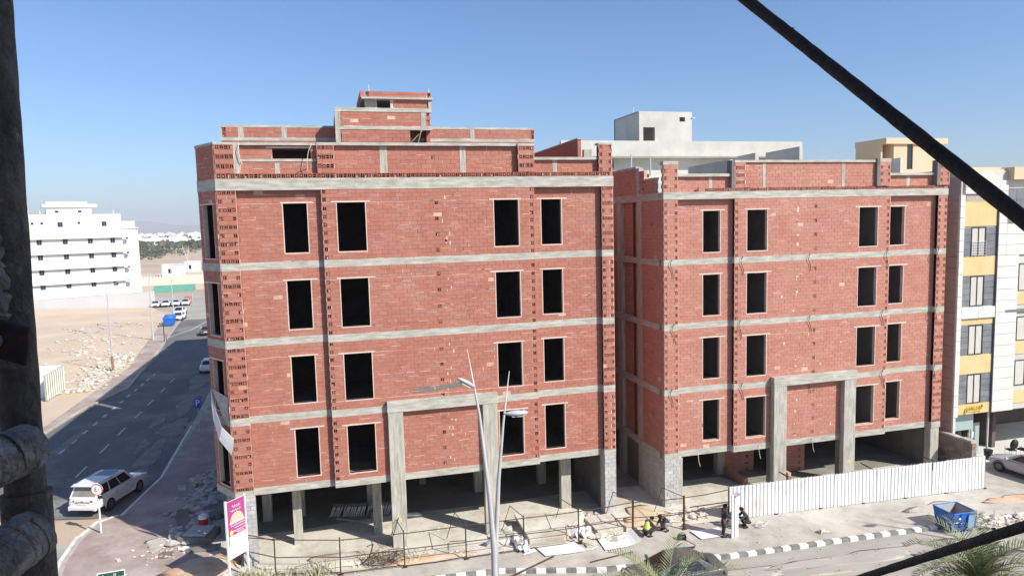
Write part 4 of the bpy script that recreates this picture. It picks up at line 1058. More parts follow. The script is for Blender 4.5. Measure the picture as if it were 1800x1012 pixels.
# ------------------------------------------------------------ far trees, town and hills
rf = random.Random(21)
g = MB()
for _ in range(520):
    y = 440 + 170 * rf.random() ** .8; x = -45 - y * .12 - rf.random() * 230 + (0 if rf.random() < .8 else 60)
    h = rf.uniform(2.2, 4.6); w = h * rf.uniform(.8, 1.5)
    for _ in range(38):
        t = rf.uniform(0, 6.28); u = rf.uniform(-1, 1); s = math.sqrt(1 - u * u) * rf.uniform(.6, 1.05)
        c = Vector((x + w * s * math.cos(t), y + w * s * math.sin(t), h * .55 + u * h * .48))
        a = Vector((rf.gauss(0, 1), rf.gauss(0, 1), rf.gauss(0, 1))).normalized(); b = a.cross(Vector((rf.gauss(0, 1), rf.gauss(0, 1), rf.gauss(0, 1)))).normalized()
        k = rf.uniform(.4, .8)
        g.face([c - a * k, c - b * k * .7, c + a * k, c + b * k * .7])
tag(g.build("palm_grove", GREENL, kind='stuff'), "dense grey-green palm grove across the far field", "trees")
g = MB()
for _ in range(900):
    y = rf.choice((rf.uniform(700, 900), rf.uniform(1150, 2600))); x = -y * .52 + rf.random() * y * .5
    w, d, h = rf.uniform(7, 18), rf.uniform(7, 15), rf.choice((3.8, 4.2, 7, 7.5, 8, 11)) * (1 if y > 1000 else .75)
    g.box(x, x + w, y, y + d, -.2, h); g.box(x + w * .2, x + w * .6, y + 1, y + d * .6, h, h + 2.0)
tag(g.build("distant_town", WHITE_W, kind='stuff'), "white houses of the distant town on the horizon", "town")
g = MB()
for _ in range(700):
    y = rf.choice((rf.uniform(640, 690), rf.uniform(900, 1150), rf.uniform(900, 1150), rf.uniform(1200, 2500))); x = -y * .52 + rf.random() * y * .5
    h = rf.uniform(4, 8); w = rf.uniform(5, 12)
    for _ in range(14):
        t = rf.uniform(0, 6.28); u = rf.uniform(-.2, 1); s = rf.uniform(.5, 1)
        c = Vector((x + w * s * math.cos(t), y + w * s * math.sin(t), h * .5 + u * h * .5))
        k = rf.uniform(1.2, 2.6)
        a = Vector((rf.gauss(0, 1), rf.gauss(0, .4), rf.gauss(0, .7))).normalized(); b = a.cross(Vector((0, 1, .2))).normalized()
        g.face([c - a * k, c - b * k, c + a * k, c + b * k])
tag(g.build("town_trees", GREENL, kind='stuff'), "dark trees between the houses of the distant town", "trees")
g = MB(); n = 160; rows = []
for j, (yy, s) in enumerate(((5200, 0), (5600, .75), (6000, 1), (7000, .5))):
    row = []
    for i in range(n):
        x = -6500 + i * 60
        h = 75 + 28 * math.sin(i * .11) + 14 * math.sin(i * .37 + 1) + 8 * math.sin(i * .9)
        row.append((x, yy, -1 + h * s))
    rows.append(row)
for j in range(3):
    for i in range(n - 1): g.face([rows[j][i], rows[j][i + 1], rows[j + 1][i + 1], rows[j + 1][i]])
hl = g.build("hills", HILL, None, True); hl["kind"] = 'structure'
# ============================================================ white corrugated hoarding
fence = thing("corrugated_fence", "tall white corrugated metal hoarding in front of the right brick shell", "fence")
fa, fb = Vector((20.6, 32.38, 0)), Vector((37.25, 31.5, 0)); fu = (fb - fa).normalized(); FF = Frame(fa, fu, (fu.y, -fu.x, 0)); FLn = (fb - fa).length
nsh = 18; sw_ = FLn / nsh; ribs = 4
sm = MB(); F0 = Frame((0, 0, 0), (1, 0, 0), (0, -1, 0))
prof = []
for k in range(ribs):
    p = sw_ / ribs; x = k * p
    prof += [(x, .0), (x + p * .76, .0), (x + p * .79, -.10), (x + p * .95, -.10)]
prof.append((sw_ - .004, .0))
HF = 1.84
for (xa, ba), (xb, bb) in zip(prof, prof[1:]):
    sm.face([F0.p(xa, ba, 0), F0.p(xb, bb, 0), F0.p(xb, bb, HF), F0.p(xa, ba, HF)], 0)
    sm.face([F0.p(xa, ba - .006, 0), F0.p(xa, ba - .006, HF), F0.p(xb, bb - .006, HF), F0.p(xb, bb - .006, 0)], 0)
sme = sm.mesh("fence_sheet", SHEET)
for k in range(nsh):
    inst("fence_sheet", sme, fence, FF.p(k * sw_, rnd.uniform(0, .012), .03 + rnd.uniform(-.015, .015)), (rnd.uniform(-.022, .022), 0, math.atan2(fu.y, fu.x)), (1, 1, 1 + k * .004))
g = MB()
for z in (.35, 1.55): g.fbox(FF, 0, FLn, -.12, -.075, z, z + .05)
islands(g, "fence_rail", RUST, fence)
for k in range(0, 7):
    a = min(FLn - .05, k * FLn / 6)
    g = MB(); g.fbox(FF, a, a + .05, -.18, -.125, 0, 1.8); g.build("fence_post", RUST, fence)
    g = MB(); g.fbox(FF, a - .06, a + .12, -.1, .06, 0, .05); g.build("base_plate", RUST, fence)
for a in (3.9, 9.3, 13.6):
    g = MB(); g.tube([FF.p(a, -.15, 1.78), FF.p(a + .1, -1.6, 1.75), FF.p(a + 1.4, -2.3, 1.0)], .025, 6); g.build("back_brace", RUST, fence)

# panel being stood up by the workers
sp = thing("loose_sheet", "narrow white ribbed sheet standing upright beside the standing worker", "metal sheet", (19.6, 30.45, 0), R(20))
g = MB(); g.box(-.16, .02, -.02, .02, 0, 2.3); g.box(.05, .36, -.03, .015, 0, 2.15); g.build("sheet", SHEET, sp)
g = MB(); g.box(.02, .05, -.05, .03, 0, 2.25); g.build("rib", SHEET_R, sp)
g = MB(); g.hexa([(.02, -.1, 2.15), (.44, -.12, 2.22), (.4, .1, 2.25), (.05, .1, 2.2), (.05, -.1, 2.22), (.44, -.12, 2.27), (.4, .1, 2.32), (.08, .1, 2.3)]); g.build("bent_flap", SHEET_R, sp)
# white sheets lying on the pavement
def flat_sheet(pts, label, curl=0.0):
    g = MB(); n = 8; a, b, c, d = [Vector((*p, 0)) for p in pts]
    rows = []
    for i in range(n + 1):
        t = i / n; z = .05 + curl * max(0, t - .6) ** 2 * 3
        p = a.lerp(b, t); q = d.lerp(c, t)
        rows.append((Vector((p.x, p.y, z)), Vector((q.x, q.y, z + .02))))
    for (p, q), (r_, s_) in zip(rows, rows[1:]):
        g.hexa([p, r_, s_, q, p + Vector((0, 0, .012)), r_ + Vector((0, 0, .012)), s_ + Vector((0, 0, .012)), q + Vector((0, 0, .012))])
    o = g.build("metal_sheet", WHITE); tag(o, label, "metal sheet", "white metal sheets laid out on the pavement"); return o
flat_sheet([(9.72, 31.45), (11.75, 31.28), (11.55, 32.3), (9.5, 32.5)], "flat white sheet on the pavement in front of the broken slab, nearest the lamp post", .1)
flat_sheet([(12.75, 31.1), (14.75, 31.15), (14.8, 32.45), (12.85, 32.5)], "white sheet with one lifted edge on the pavement beside the yellow vested worker", .5)
flat_sheet([(17.9, 30.7), (19.35, 30.68), (19.4, 31.55), (17.8, 31.7)], "white sheet on the pavement at the feet of the standing worker", .05)
o = None
g = MB(); g.hexa([(8.7, 31.9, .03), (9.5, 32.1, .03), (9.4, 32.4, .03), (8.9, 32.2, .03), (8.7, 31.9, .05), (9.5, 32.1, .05), (9.4, 32.4, .07), (8.9, 32.2, .05)])
tag(g.build("metal_offcut", SHEET), "small torn white offcut lying beside the first fence sheet", "metal offcut")

# ============================================================ rusty pipe frame
rail = thing("pipe_frame", "rusty steel pipe frame of a hoarding not yet clad, along the pavement", "fence")
posts = [(-3.1, 33.7), (-.1, 32.75), (2.92, 32.55), (5.94, 32.45), (8.9, 32.37), (11.8, 32.3), (14.85, 32.4), (17.68, 32.1)]
for k, (x, y) in enumerate(posts):
    g = MB(); r_ = .035 if k < 6 else .055
    g.tube([(x, y, 0), (x + rnd.uniform(-.03, .03), y, 1.86)], r_, 6); p = g.build("post", RUST, rail)
    g = MB(); g.box(x - .12, x + .12, y - .1, y + .1, .008, .04); g.build("base_plate", RUST, rail)
ends = posts + [(20.55, 32.4)]
for (xa, ya), (xb, yb) in zip(ends, ends[1:]):
    for z in (1.72, .88, .1):
        if z < .5 and xa > 12: continue
        g = MB(); g.tube([(xa, ya, z + rnd.uniform(-.03, .03)), ((xa + xb) / 2, (ya + yb) / 2, z + rnd.uniform(-.05, .02)), (xb, yb, z + rnd.uniform(-.03, .03))], .024, 5); g.build("rail", RUST, rail)
for z in (1.72, .88):
    g = MB(); g.tube([(-3.1, 33.7, z), (-4.6, 34.8, z + .05)], .024, 5); g.tube([(-4.6, 34.8, z + .05), (-4.75, 34.75, .1)], .02, 5); islands(g, "return_rail", RUST, rail)
g = MB(); g.tube([(-4.9, 34.6, 1.75), (-2.6, 33.5, 1.75)], .024, 5); islands(g, "return_rail", RUST, rail)
for (x, y) in posts[2:]:
    g = MB(); g.tube([(x, y, 1.78), (x - .15, y + 2.2, 1.5), (x - .6, y + 2.3, .1)], .02, 5); g.build("back_brace", RUST, rail)
    g = MB(); g.tube([(x, y, .95), (x - .5, y + 1.9, .1)], .02, 5); g.build("back_brace", RUST, rail)
g = MB(); g.tube([(.9, 33.4, .06), (1.3, 33.2, .5), (1.5, 33.3, 1.05), (1.2, 33.2, 1.0)], .03, 5)
tag(g.build("bent_bar", RUST), "bent rusty bar among the weeds inside the pipe frame", "steel bar")
g = MB()
rw = random.Random(4)
for k in range(9):
    c = Vector((2.0 + rw.uniform(-.15, .15), 33.1 + rw.uniform(-.1, .1), .25)); r_ = rw.uniform(.45, .75); pts = []
    for i in range(15):
        t = i / 14 * 6.28 * .93 + k
        pts.append(c + Vector((r_ * math.cos(t) * 1.25, r_ * .5 * math.sin(t), .22 * math.sin(t + k) + .12)))
    g.tube(pts, .012, 4)
tag(g.build("wire_coil", RUST), "loose coil of rusty wire by the second portal column", "wire coil")

# long pipes lying about
def bar(a, b, r_, label, m=None, nm="steel_pipe"):
    g = MB(); g.tube([a, b], r_, 6); return tag(g.build(nm, m or RUST), label, "pipe")
bar((7.4, 29.95, .05), (10.1, 31.3, .05), .04, "dark steel pipe lying on the pavement right of the lamp post")
bar((11.6, 30.2, .05), (14.0, 30.55, .05), .03, "thin steel pipe lying on the pavement behind the palm by the grey saloon")
bar((18.7, 33.3, .6), (22.2, 34.3, .12), .03, "thin pipe leaning by the end of the corrugated hoarding")

# ============================================================ vehicles
def rounded(w, z0, z1, zs, top_in, bot_in=.06):
    zm = zs
    return [(-w + bot_in, z0), (-w, z0 + .16), (-w, zm), (-w + top_in * .45, z1 - .05), (-w + top_in, z1), (w - top_in, z1), (w - top_in * .45, z1 - .05), (w, zm), (w, z0 + .16), (w - bot_in, z0)]
def make_car(name, label, cat, paint, st, cab, W, wheels, wr, loc, rz, group=None, style=None):
    """st: body stations (x, half width, bottom, shoulder, top); cab: greenhouse key points"""
    t = thing(name, label, cat, loc, rz, group)
    g = MB(); rings = []
    for x, w, b, sh, tp in st: rings.append([(x, y, z) for y, z in rounded(w, b, tp, sh, .16 * w)])
    g.loft(rings); b_ = g.build("body", paint, t, True)
    md = b_.modifiers.new("sub", 'SUBSURF'); md.levels = 2; md.render_levels = 2
    zb_, zr = cab['zb'], cab['zr']; xs = cab['x']; wb, wt = cab['wb'], cab['wt']
    # greenhouse in body colour with panes set on its faces
    def ring(f): return None
    B0 = [(xs[3], -wb * .94, zb_), (xs[0], -wb, zb_), (xs[0], wb, zb_), (xs[3], wb * .94, zb_)]
    T0 = [(xs[2], -wt * .94, zr - .02), (xs[1], -wt, zr), (xs[1], wt, zr), (xs[2], wt * .94, zr - .02)]
    g = MB(); xm = (xs[1] + xs[2]) / 2
    g.loft([B0[:1] + B0[1:3] + B0[3:], T0], 0, False)
    # crowned roof
    g.face([T0[0], T0[1], (xm, -wt, zr + .035), ]) ; g.face([T0[3], (xm, wt, zr + .035), T0[2]])
    g.face([T0[1], T0[2], (xm, wt, zr + .035), (xm, -wt, zr + .035)]); g.face([(xm, -wt, zr + .035), (xm, wt, zr + .035), T0[3], T0[0]])
    g.build("roof", paint, t, bevel=.03)
    def pane(a, b, c, d, nm, ins=(.07, .06), m=GLASS_D, off=.012):
        a, b, c, d = map(Vector, (a, b, c, d))
        n = (b - a).cross(d - a).normalized()
        def bi(u, v): return (a.lerp(b, u)).lerp(d.lerp(c, u), v) + n * off
        u0, v0 = ins; q = [bi(u0, v0), bi(1 - u0, v0), bi(1 - u0, 1 - v0), bi(u0, 1 - v0)]
        g = MB(); g.hexa([p - n * .02 for p in q] + q); return g.build(nm, m, t)
    pane(B0[1], B0[2], T0[2], T0[1], "windscreen", (.06, .08), m=cab.get('ws', GLASS_D))
    pane(B0[3], B0[0], T0[0], T0[3], "rear_window", (.08, .14), m=cab.get('rw', GLASS_D))
    for s in (-1, 1):
        lo = lambda u: Vector(B0[1 if s < 0 else 2]).lerp(Vector(B0[0 if s < 0 else 3]), u)
        hi = lambda u: Vector(T0[1 if s < 0 else 2]).lerp(Vector(T0[0 if s < 0 else 3]), u)
        for u0, u1 in cab['side']:
            if s < 0: pane(lo(u1), lo(u0), hi(u0), hi(u1), "side_window", (.03, .12))
            else: pane(lo(u0), lo(u1), hi(u1), hi(u0), "side_window", (.03, .12))
        # mirror
        g = MB(); mx_ = xs[0] - .25; g.obox((mx_, s * (W + .08), zb_ + .08), (.06, 0, 0), (0, .1, 0), (0, 0, .07)); g.build("mirror", paint, t, bevel=.02)
        for hx in cab['handles']:
            g = MB(); g.obox((hx, s * (W + .005), zb_ - .13), (.09, 0, 0), (0, .015, 0), (0, 0, .018)); g.build("door_handle", CHROME if style == 'suv' else paint, t)
        g = MB(); g.obox(((wheels[0] + wheels[1]) / 2, s * (W - .02), cab['sill']), ((wheels[0] - wheels[1]) / 2 - wr - .06, 0, 0), (0, .05, 0), (0, 0, .045)); g.build("sill", paint if style == 'suv' else TRIM, t)
        for wx in wheels:
            c = Vector((wx, s * (W - .11), wr)); ax = Vector((0, s, 0))
            g = MB(); g.tube([c - ax * .12, c - ax * .10, c + ax * .10, c + ax * .12], [wr - .03, wr, wr, wr - .03], 20); w_ = g.build("wheel", TYRE, t)
            g = MB(); g.tube([c + ax * .112, c + ax * .128], [wr * .66, wr * .60], 16)
            for k in range(5):
                a = k * 6.283 / 5; d = Vector((math.cos(a), 0, math.sin(a)))
                g.obox(c + ax * .132 + d * wr * .32, d * wr * .3, ax * .008, d.cross(ax) * .03)
            g.build("rim", RIMM, w_)
            # arch lip
            g = MB(); pts = []
            for k in range(13):
                a = math.pi * k / 12; pts.append((wx + (wr + .06) * math.cos(a), s * (W - .006), wr + (wr + .06) * math.sin(a)))
            g.tube(pts, .025, 5); g.build("wheel_arch", paint if style == 'suv' else TRIM, t)
    return t

suv = make_car("parked_car", "large dusty white off-road car stopped in the side street at the shadow edge", "car", CARW,
    [(-2.48, .84, .55, .85, 1.05), (-2.42, .93, .42, .95, 1.14), (-1.9, .985, .40, 1.0, 1.18), (-.9, .99, .38, 1.0, 1.16), (.3, .99, .38, .98, 1.14), (1.0, .985, .38, .96, 1.12), (1.7, .975, .42, .92, 1.08), (2.3, .93, .45, .85, 1.0), (2.5, .80, .52, .75, .92)],
    dict(zb=1.12, zr=1.84, x=(1.15, .45, -2.05, -2.40), wb=.93, wt=.76, side=((.08, .38), (.39, .66), (.68, .92)), handles=(.25, -.75), sill=.46, rw=GLASS_R), .99, (1.45, -1.40), .40,
    (-13.72, 46.85, -.115), R(70.8), style='suv')
for s in (-1, 1):
    g = MB(); g.hexa([(-2.50, s * .50, .95), (-2.36, s * .985, .97), (-2.30, s * .985, 1.05), (-2.48, s * .5, 1.02), (-2.50, s * .50, 1.0), (-2.36, s * .99, 1.06), (-2.28, s * .99, 1.08), (-2.48, s * .5, 1.05)]); g.build("tail_light", LAMP_D, suv)
    g = MB(); g.obox((2.40, s * .78, .88), (.05, 0, 0), (0, .13, 0), (0, 0, .06)); g.build("headlight", LAMP_C, suv)
    g = MB(); g.tube([(.3, s * .72, 1.90), (-1.9, s * .70, 1.89)], .022, 6); g.build("roof_rail", CHROME, suv)
g = MB(); g.box(-2.585, -2.40, -.86, .86, .44, .70); g.build("rear_bumper", CARW, suv, bevel=.04)
g = MB(); g.box(-2.60, -2.58, -.7, .7, .44, .50); g.build("bumper_trim", TRIM, suv)
g = MB(); g.box(-2.515, -2.47, -.27, .27, .78, .90); g.build("number_plate", WHITE, suv)
g = MB(); g.box(-2.51, -2.47, -.42, .42, .905, .935); g.build("chrome_strip", TRIM, suv)
g = MB(); g.hexa([(-2.28, -.74, 1.80), (-2.28, .74, 1.80), (-2.0, .74, 1.84), (-2.0, -.74, 1.84), (-2.40, -.72, 1.84), (-2.40, .72, 1.84), (-2.0, .74, 1.885), (-2.0, -.74, 1.885)]); g.build("roof_spoiler", CARW, suv)
g = MB(); g.box(-.6, .3, -.5, .5, 1.878, 1.884); g.build("sunroof", GLASS_D, suv)
g = MB(); g.box(2.42, 2.5, -.5, .5, .55, .9); g.build("grille", TRIM, suv)
g = MB(); g.obox((-2.515, -.0, 1.0), (.01, 0, 0), (0, .06, 0), (0, 0, .035)); g.build("badge", CHROME, suv)

SED = [(-2.32, .72, .42, .70, .92), (-2.25, .84, .32, .78, 1.0), (-1.7, .90, .24, .82, 1.02), (-.8, .915, .22, .82, .98), (.3, .92, .22, .80, .95), (1.0, .915, .22, .78, .93), (1.7, .89, .26, .72, .86), (2.2, .82, .30, .62, .76), (2.34, .66, .36, .56, .68)]
SCAB = dict(zb=.94, zr=1.44, x=(1.15, .25, -1.05, -1.85), wb=.84, wt=.62, side=((.10, .46), (.48, .84)), handles=(.15, -.85), sill=.28)
def sedan(label, paint, loc, rz, group=None):
    t = make_car("parked_car", label, "car", paint, SED, dict(SCAB), .915, (1.42, -1.32), .325, loc, rz, group)
    for s in (-1, 1):
        g = MB(); g.hexa([(-2.34, s * .42, .72), (-2.10, s * .885, .72), (-2.04, s * .885, .86), (-2.30, s * .42, .86), (-2.36, s * .42, .74), (-2.12, s * .91, .74), (-2.02, s * .91, .88), (-2.32, s * .42, .90)]); g.build("tail_light", LAMP_R, t)
        g = MB(); g.hexa([(2.28, s * .45, .60), (2.04, s * .84, .62), (1.96, s * .85, .74), (2.24, s * .45, .72), (2.34, s * .45, .60), (2.10, s * .88, .62), (1.98, s * .88, .76), (2.28, s * .45, .74)]); g.build("headlight", LAMP_C, t)
    g = MB(); g.box(-2.38, -2.33, -.26, .26, .62, .74); g.build("number_plate", WHITE, t)
    g = MB(); g.box(2.30, 2.37, -.45, .45, .36, .54); g.build("grille", TRIM, t)
    return t
sd = sedan("dusty dark grey saloon parked at the kerb behind the left palm", CARG, (14.5, 27.3, -.12), R(176.5))
sv = sedan("dusty silver saloon parked nose-in by the clad building", CARS, (41.5, 32.0, 0), R(93))
def far_car(label, loc, rz, group="white cars parked far along the side street"):
    c = copy_tree(suv_small if 'suv' in label else sed_small); c.location = loc; c.rotation_euler = (0, 0, rz); c["label"] = label; c["group"] = group; return c
sed_small = sedan("white saloon at the kerb beside the blue bins far up the street", CARW, (-27.3, 140.5, -.115), R(268), "white cars parked far along the side street")
suv_small = sedan("white car just behind the saloon by the blue bins, second in the row", CARW, (-28.4, 147.2, -.115), R(266), "white cars parked far along the side street")
suv_small.scale = (1, 1.0, 1.22)
for k, (lab, x, y) in enumerate((("leftmost white car in front of the green carport", -36.9, 166.6), ("white car second from the left in front of the green carport", -34.9, 166.9), ("white car second from the right in front of the green carport", -32.9, 167.2), ("rightmost white car in front of the green carport", -31.0, 167.5))):
    c = copy_tree(sed_small); c.location = (x, y, -.12); c.rotation_euler = (0, 0, R(278)); c["label"] = lab; c["group"] = "white cars by the carport"; c.scale = (.8, .95, 1)
c = copy_tree(sed_small); c.location = (-14.1, 88.0, -.115); c.rotation_euler = (0, 0, R(91)); c["label"] = "white car half hidden behind the chamfered corner of the brick shell"; del c["group"]
c = copy_tree(sed_small); c.location = (-19.1, 119.0, -.115); c.rotation_euler = (0, 0, R(92)); c["label"] = "dark shaded car just showing beside the second floor of the chamfered corner"; del c["group"]
for ch in c.children:
    if ch.name.startswith(("body", "roof")): ch.data = ch.data.copy(); ch.data.materials[0] = CARG

# ============================================================ skips and bins
def skip(name, label, loc, rz, L_, W_, H_, group=None, taper=.12):
    t = thing(name, label, "skip", loc, rz, group)
    def tub(l, w, z, i): return [(-l + i, -w, z), (l - i, -w, z), (l - i, w, z), (-l + i, w, z)]
    g = MB(); l, w = L_ / 2, W_ / 2
    g.loft([tub(l, w - .1, .12, taper), tub(l, w, H_, 0)], 0, False); g.face(tub(l, w - .1, .12, taper)[::-1]); g.build("shell", BLUE, t)
    g = MB(); g.loft([[tuple(Vector(p) * 1) for p in tub(l - .03, w - .03, H_ + .001, 0)], tub(l - .03, w - .13, .2, taper)], 0, False); g.face(tub(l - .03, w - .13, .2, taper)); g.build("lining", BLUE_IN, t)
    g = MB()
    for a, b in (((-l, -w), (l, -w)), ((l, -w), (l, w)), ((l, w), (-l, w)), ((-l, w), (-l, -w))): g.tube([(*a, H_), (*b, H_)], .035, 6)
    g.build("rim", BLUE, t)
    for x in (-l * .95, -l * .3, l * .35, l * .95):
        g = MB(); g.hexa([(x - .03, -w + .02, .14), (x + .03, -w + .02, .14), (x + .03, -w + .11, .14), (x - .03, -w + .11, .14), (x - .03, -w - .05, H_ - .05), (x + .03, -w - .05, H_ - .05), (x + .03, -w + .02, H_ - .05), (x - .03, -w + .02, H_ - .05)]); g.build("stiffener", BLUE, t)
    for sx in (-1, 1):
        for sy in (-1, 1):
            g = MB(); c = Vector((sx * (l - .3), sy * (w - .3), .07)); g.tube([c - Vector((0, .03, 0)), c + Vector((0, .03, 0))], .075, 10); g.build("castor", TYRE, t)
    return t
bigskip = skip("rubbish_skip", "open blue steel skip with scuffed lining standing across the kerb", (31.25, 28.1, -.12), R(-3), 1.45, 1.3, 1.08)
g = MB(); rs2 = random.Random(9)
for _ in range(26): g.obox((rs2.uniform(-.6, .6), rs2.uniform(-.45, .45), rs2.uniform(.25, .42)), (rs2.uniform(.05, .2), rs2.uniform(-.1, .1), .03), (rs2.uniform(-.05, .05), rs2.uniform(.05, .15), 0), (0, .02, .06))
g.build("rubbish", CLOTH_K, bigskip)
g = MB(); g.box(-.72, -.35, -.70, -.685, .62, .66); g.box(-.40, -.28, -.70, -.685, .78, .88); g.box(-.3, -.2, -.70, -.685, .56, .62); g.build("white_marking", WHITEP, bigskip)
g = MB(); g.hexa([(.15, -.70, .25), (.5, -.70, .3), (.5, -.69, .3), (.15, -.69, .25), (.2, -.715, .95), (.62, -.715, .98), (.62, -.70, .98), (.2, -.70, .95)]); g.build("faded_sticker", mat("faded_blue", (.16, .34, .58), (.3, .48, .68), 3, .6), bigskip)
for (lab, x, y) in (("blue wheeled bin nearest the white cars far up the street", -27.6, 134.6), ("blue wheeled bin nearer than its twin far up the street", -27.2, 131.6)):
    t = thing("blue_bin", lab, "bin", (x, y, 0), R(8), "blue bins far up the street")
    g = MB(); g.loft([[(-.75, -.5, .15), (.75, -.5, .15), (.75, .5, .15), (-.75, .5, .15)], [(-.95, -.6, 1.3), (.95, -.6, 1.3), (.95, .6, 1.3), (-.95, .6, 1.3)]]); g.build("tub", BLUE, t)
    g = MB(); g.loft([[(-.98, -.64, 1.31), (.98, -.64, 1.31), (.98, .64, 1.31), (-.98, .64, 1.31)], [(-.9, -.5, 1.6), (.9, -.5, 1.6), (.9, .5, 1.6), (-.9, .5, 1.6)]]); g.build("lid", BLUE, t)

# ============================================================ street lamps
def lamp(label, loc, group="tall street lamps"):
    t = thing("street_lamp", label, "street lamp", loc, 0, group)
    g = MB(); g.tube([(0, 0, 0), (0, 0, .3)], .22, 10); g.build("base", POLE, t)
    g = MB(); g.tube([(0, 0, .3), (0, 0, 4.6), (.0, 0, 6.2), (-.10, 0, 8.0), (-.34, 0, 10.6), (-.66, 0, 12.65)], [.12, .112, .095, .072, .045, .010], 10); g.build("mast", POLE, t, True)
    g = MB(); g.tube([(.07, .1, 5.0), (.10, .1, 6.4), (.24, .1, 8.4), (.44, .1, 10.2), (.68, .1, 11.85)], [.085, .08, .06, .038, .010], 10); g.build("mast", POLE, t, True)
    for k, (p, d) in enumerate((((-.45, 0, 11.45), (-.62, -.30, .42)), ((.47, .1, 10.5), (.9, -.15, .02)))):
        d = Vector(d).normalized(); p = Vector(p); g = MB(); sd_ = d.cross(Vector((0, 0, 1))).normalized(); up = sd_.cross(d)
        rings = []
        for s, w, h in ((0, .035, .035), (.12, .05, .05), (.2, .12, .07), (.42, .17, .085), (.66, .12, .06), (.76, .03, .02)):
            c = p + d * s; rings.append([c + sd_ * w * math.cos(a) + up * h * math.sin(a) for a in [i * 6.2832 / 10 for i in range(10)]])
        g.loft(rings); hd = g.build("lamp_head", POLE, t, True)
        g = MB(); c = p + d * .42 - up * .09; g.obox(c, d * .17, sd_ * .1, up * .012); g.build("lens", LAMP_C, hd)
    return t
L1 = lamp("pale double-masted street lamp in front of the portal of the larger brick shell", (4.66, 20.6, .02))
L2 = copy_tree(L1); L2.location = (37.4, 19.2, .02); L2.rotation_euler = (0, 0, R(8)); L2["label"] = "double-masted street lamp on the median at the right, casting two thin shadows by the skip"
def street_pole(label, x, y, h, arm=(.9, 0), brown=False):
    t = thing("lamp_post", label, "lamp post", (x, y, 0), 0, "slim lamp posts along the side street")
    g = MB(); g.tube([(0, 0, 1.8), (0, 0, h)], [.10, .05], 8); g.build("mast", POLE, t)
    g = MB(); g.tube([(0, 0, 0), (0, 0, 1.8)], .15, 8); g.build("base", POLE_B if brown else POLE, t)
    g = MB(); g.tube([(0, 0, h - .05), (arm[0] * .6, arm[1], h + .1), (arm[0], arm[1], h + .35)], .04, 6); g.build("arm", POLE, t)
    g = MB(); g.obox((arm[0] * 1.25, arm[1], h + .38), (arm[0] * .32, 0, .03), (0, .12, 0), (0, 0, .05)); g.build("lamp_head", POLE, t)
street_pole("slim lamp post with brown foot in front of the left end of the white block", -25.35, 91.25, 10.4, (1.6, 0), True)
street_pole("slim lamp post in front of the right corner of the white block", -26.3, 115.6, 9.6)
street_pole("slim lamp post beyond the red pavement near the blue bins", -28.6, 142.6, 9.8)
t = thing("street_lamp", "far forked lamp standing in the field beyond the sandy wall", "street lamp", (-49.0, 273, 0), 0, "tall street lamps")
g = MB(); g.tube([(0, 0, 0), (0, 0, 6)], .18, 8); g.tube([(0, 0, 6), (-1.4, 0, 11.5)], [.15, .06], 6); g.tube([(0, 0, 6), (.9, 0, 11.2)], [.15, .06], 6); g.build("mast", POLE, t)
t = thing("sign_post", "dark thin post standing on the far pavement before the blue bins", "post", (-24.1, 112.6, 0))
g = MB(); g.tube([(0, 0, 0), (0, 0, 2.9)], .06, 6); g.tube([(.25, .1, 0), (.25, .1, 1.1)], .05, 6); g.build("post", FRAME_D, t)

# ============================================================ signs
def text_obj(body, size, m, parent, loc, rot, nm, extr=.003):
    cu_ = bpy.data.curves.new(nm, 'FONT'); cu_.body = body; cu_.size = size; cu_.align_x = 'CENTER'; cu_.align_y = 'CENTER'; cu_.extrude = extr
    tmp = bpy.data.objects.new(nm, cu_); COL.objects.link(tmp)
    dg = bpy.context.evaluated_depsgraph_get(); me = bpy.data.meshes.new_from_object(tmp.evaluated_get(dg))
    bpy.data.objects.remove(tmp); bpy.data.curves.remove(cu_)
    me.materials.clear(); me.materials.append(m)
    o = bpy.data.objects.new(nm, me); COL.objects.link(o); o.parent = parent; o.location = loc; o.rotation_euler = rot
    return o
t = thing("parking_sign", "blue parking sign with a white letter on a thin post at the street edge", "sign", (-10.83, 60.65, 0), R(-8))
g = MB(); g.tube([(0, 0, 0), (0, 0, 2.8)], .035, 8); g.build("post", POLE, t)
g = MB(); g.box(-.24, .24, -.07, -.04, 1.98, 2.82); g.build("plate", SIGN_B, t, bevel=.01)
text_obj("P", .72, WHITE, t, (0, -.078, 2.40), (R(90), 0, 0), "letter", .004)
g = MB(); g.tube([(0, 0, .0), (0, 0, .07)], .12, 8); g.build("foot", POLE, t)

t = thing("speed_sign", "round white speed limit sign with red ring in front of the off-road car", "sign", (-12.79, 41.6, 0), R(-14))
g = MB(); g.tube([(0, 0, 0), (0, 0, 2.85)], .045, 8); g.build("post", WHITE, t)
c = Vector((0, -.06, 2.50))
g = MB(); g.tube([c + Vector((0, .015, 0)), c - Vector((0, .015, 0))], .32, 28); g.build("disc", WHITE, t)
g = MB(); pts = [c + Vector((.305 * math.cos(k * 6.2832 / 28), -.02, .305 * math.sin(k * 6.2832 / 28))) for k in range(29)]; g.tube(pts, .022, 5); g.build("red_ring", SIGN_R, t)
text_obj("\u0664\u0660", .36, INK, t, (0, -.082, 2.50), (R(90), 0, 0), "numerals", .004)
g = MB(); g.obox((.12, -.02, 2.05), (.12, 0, 0), (0, .03, 0), (0, 0, .08)); g.build("bracket", FRAME_D, t)

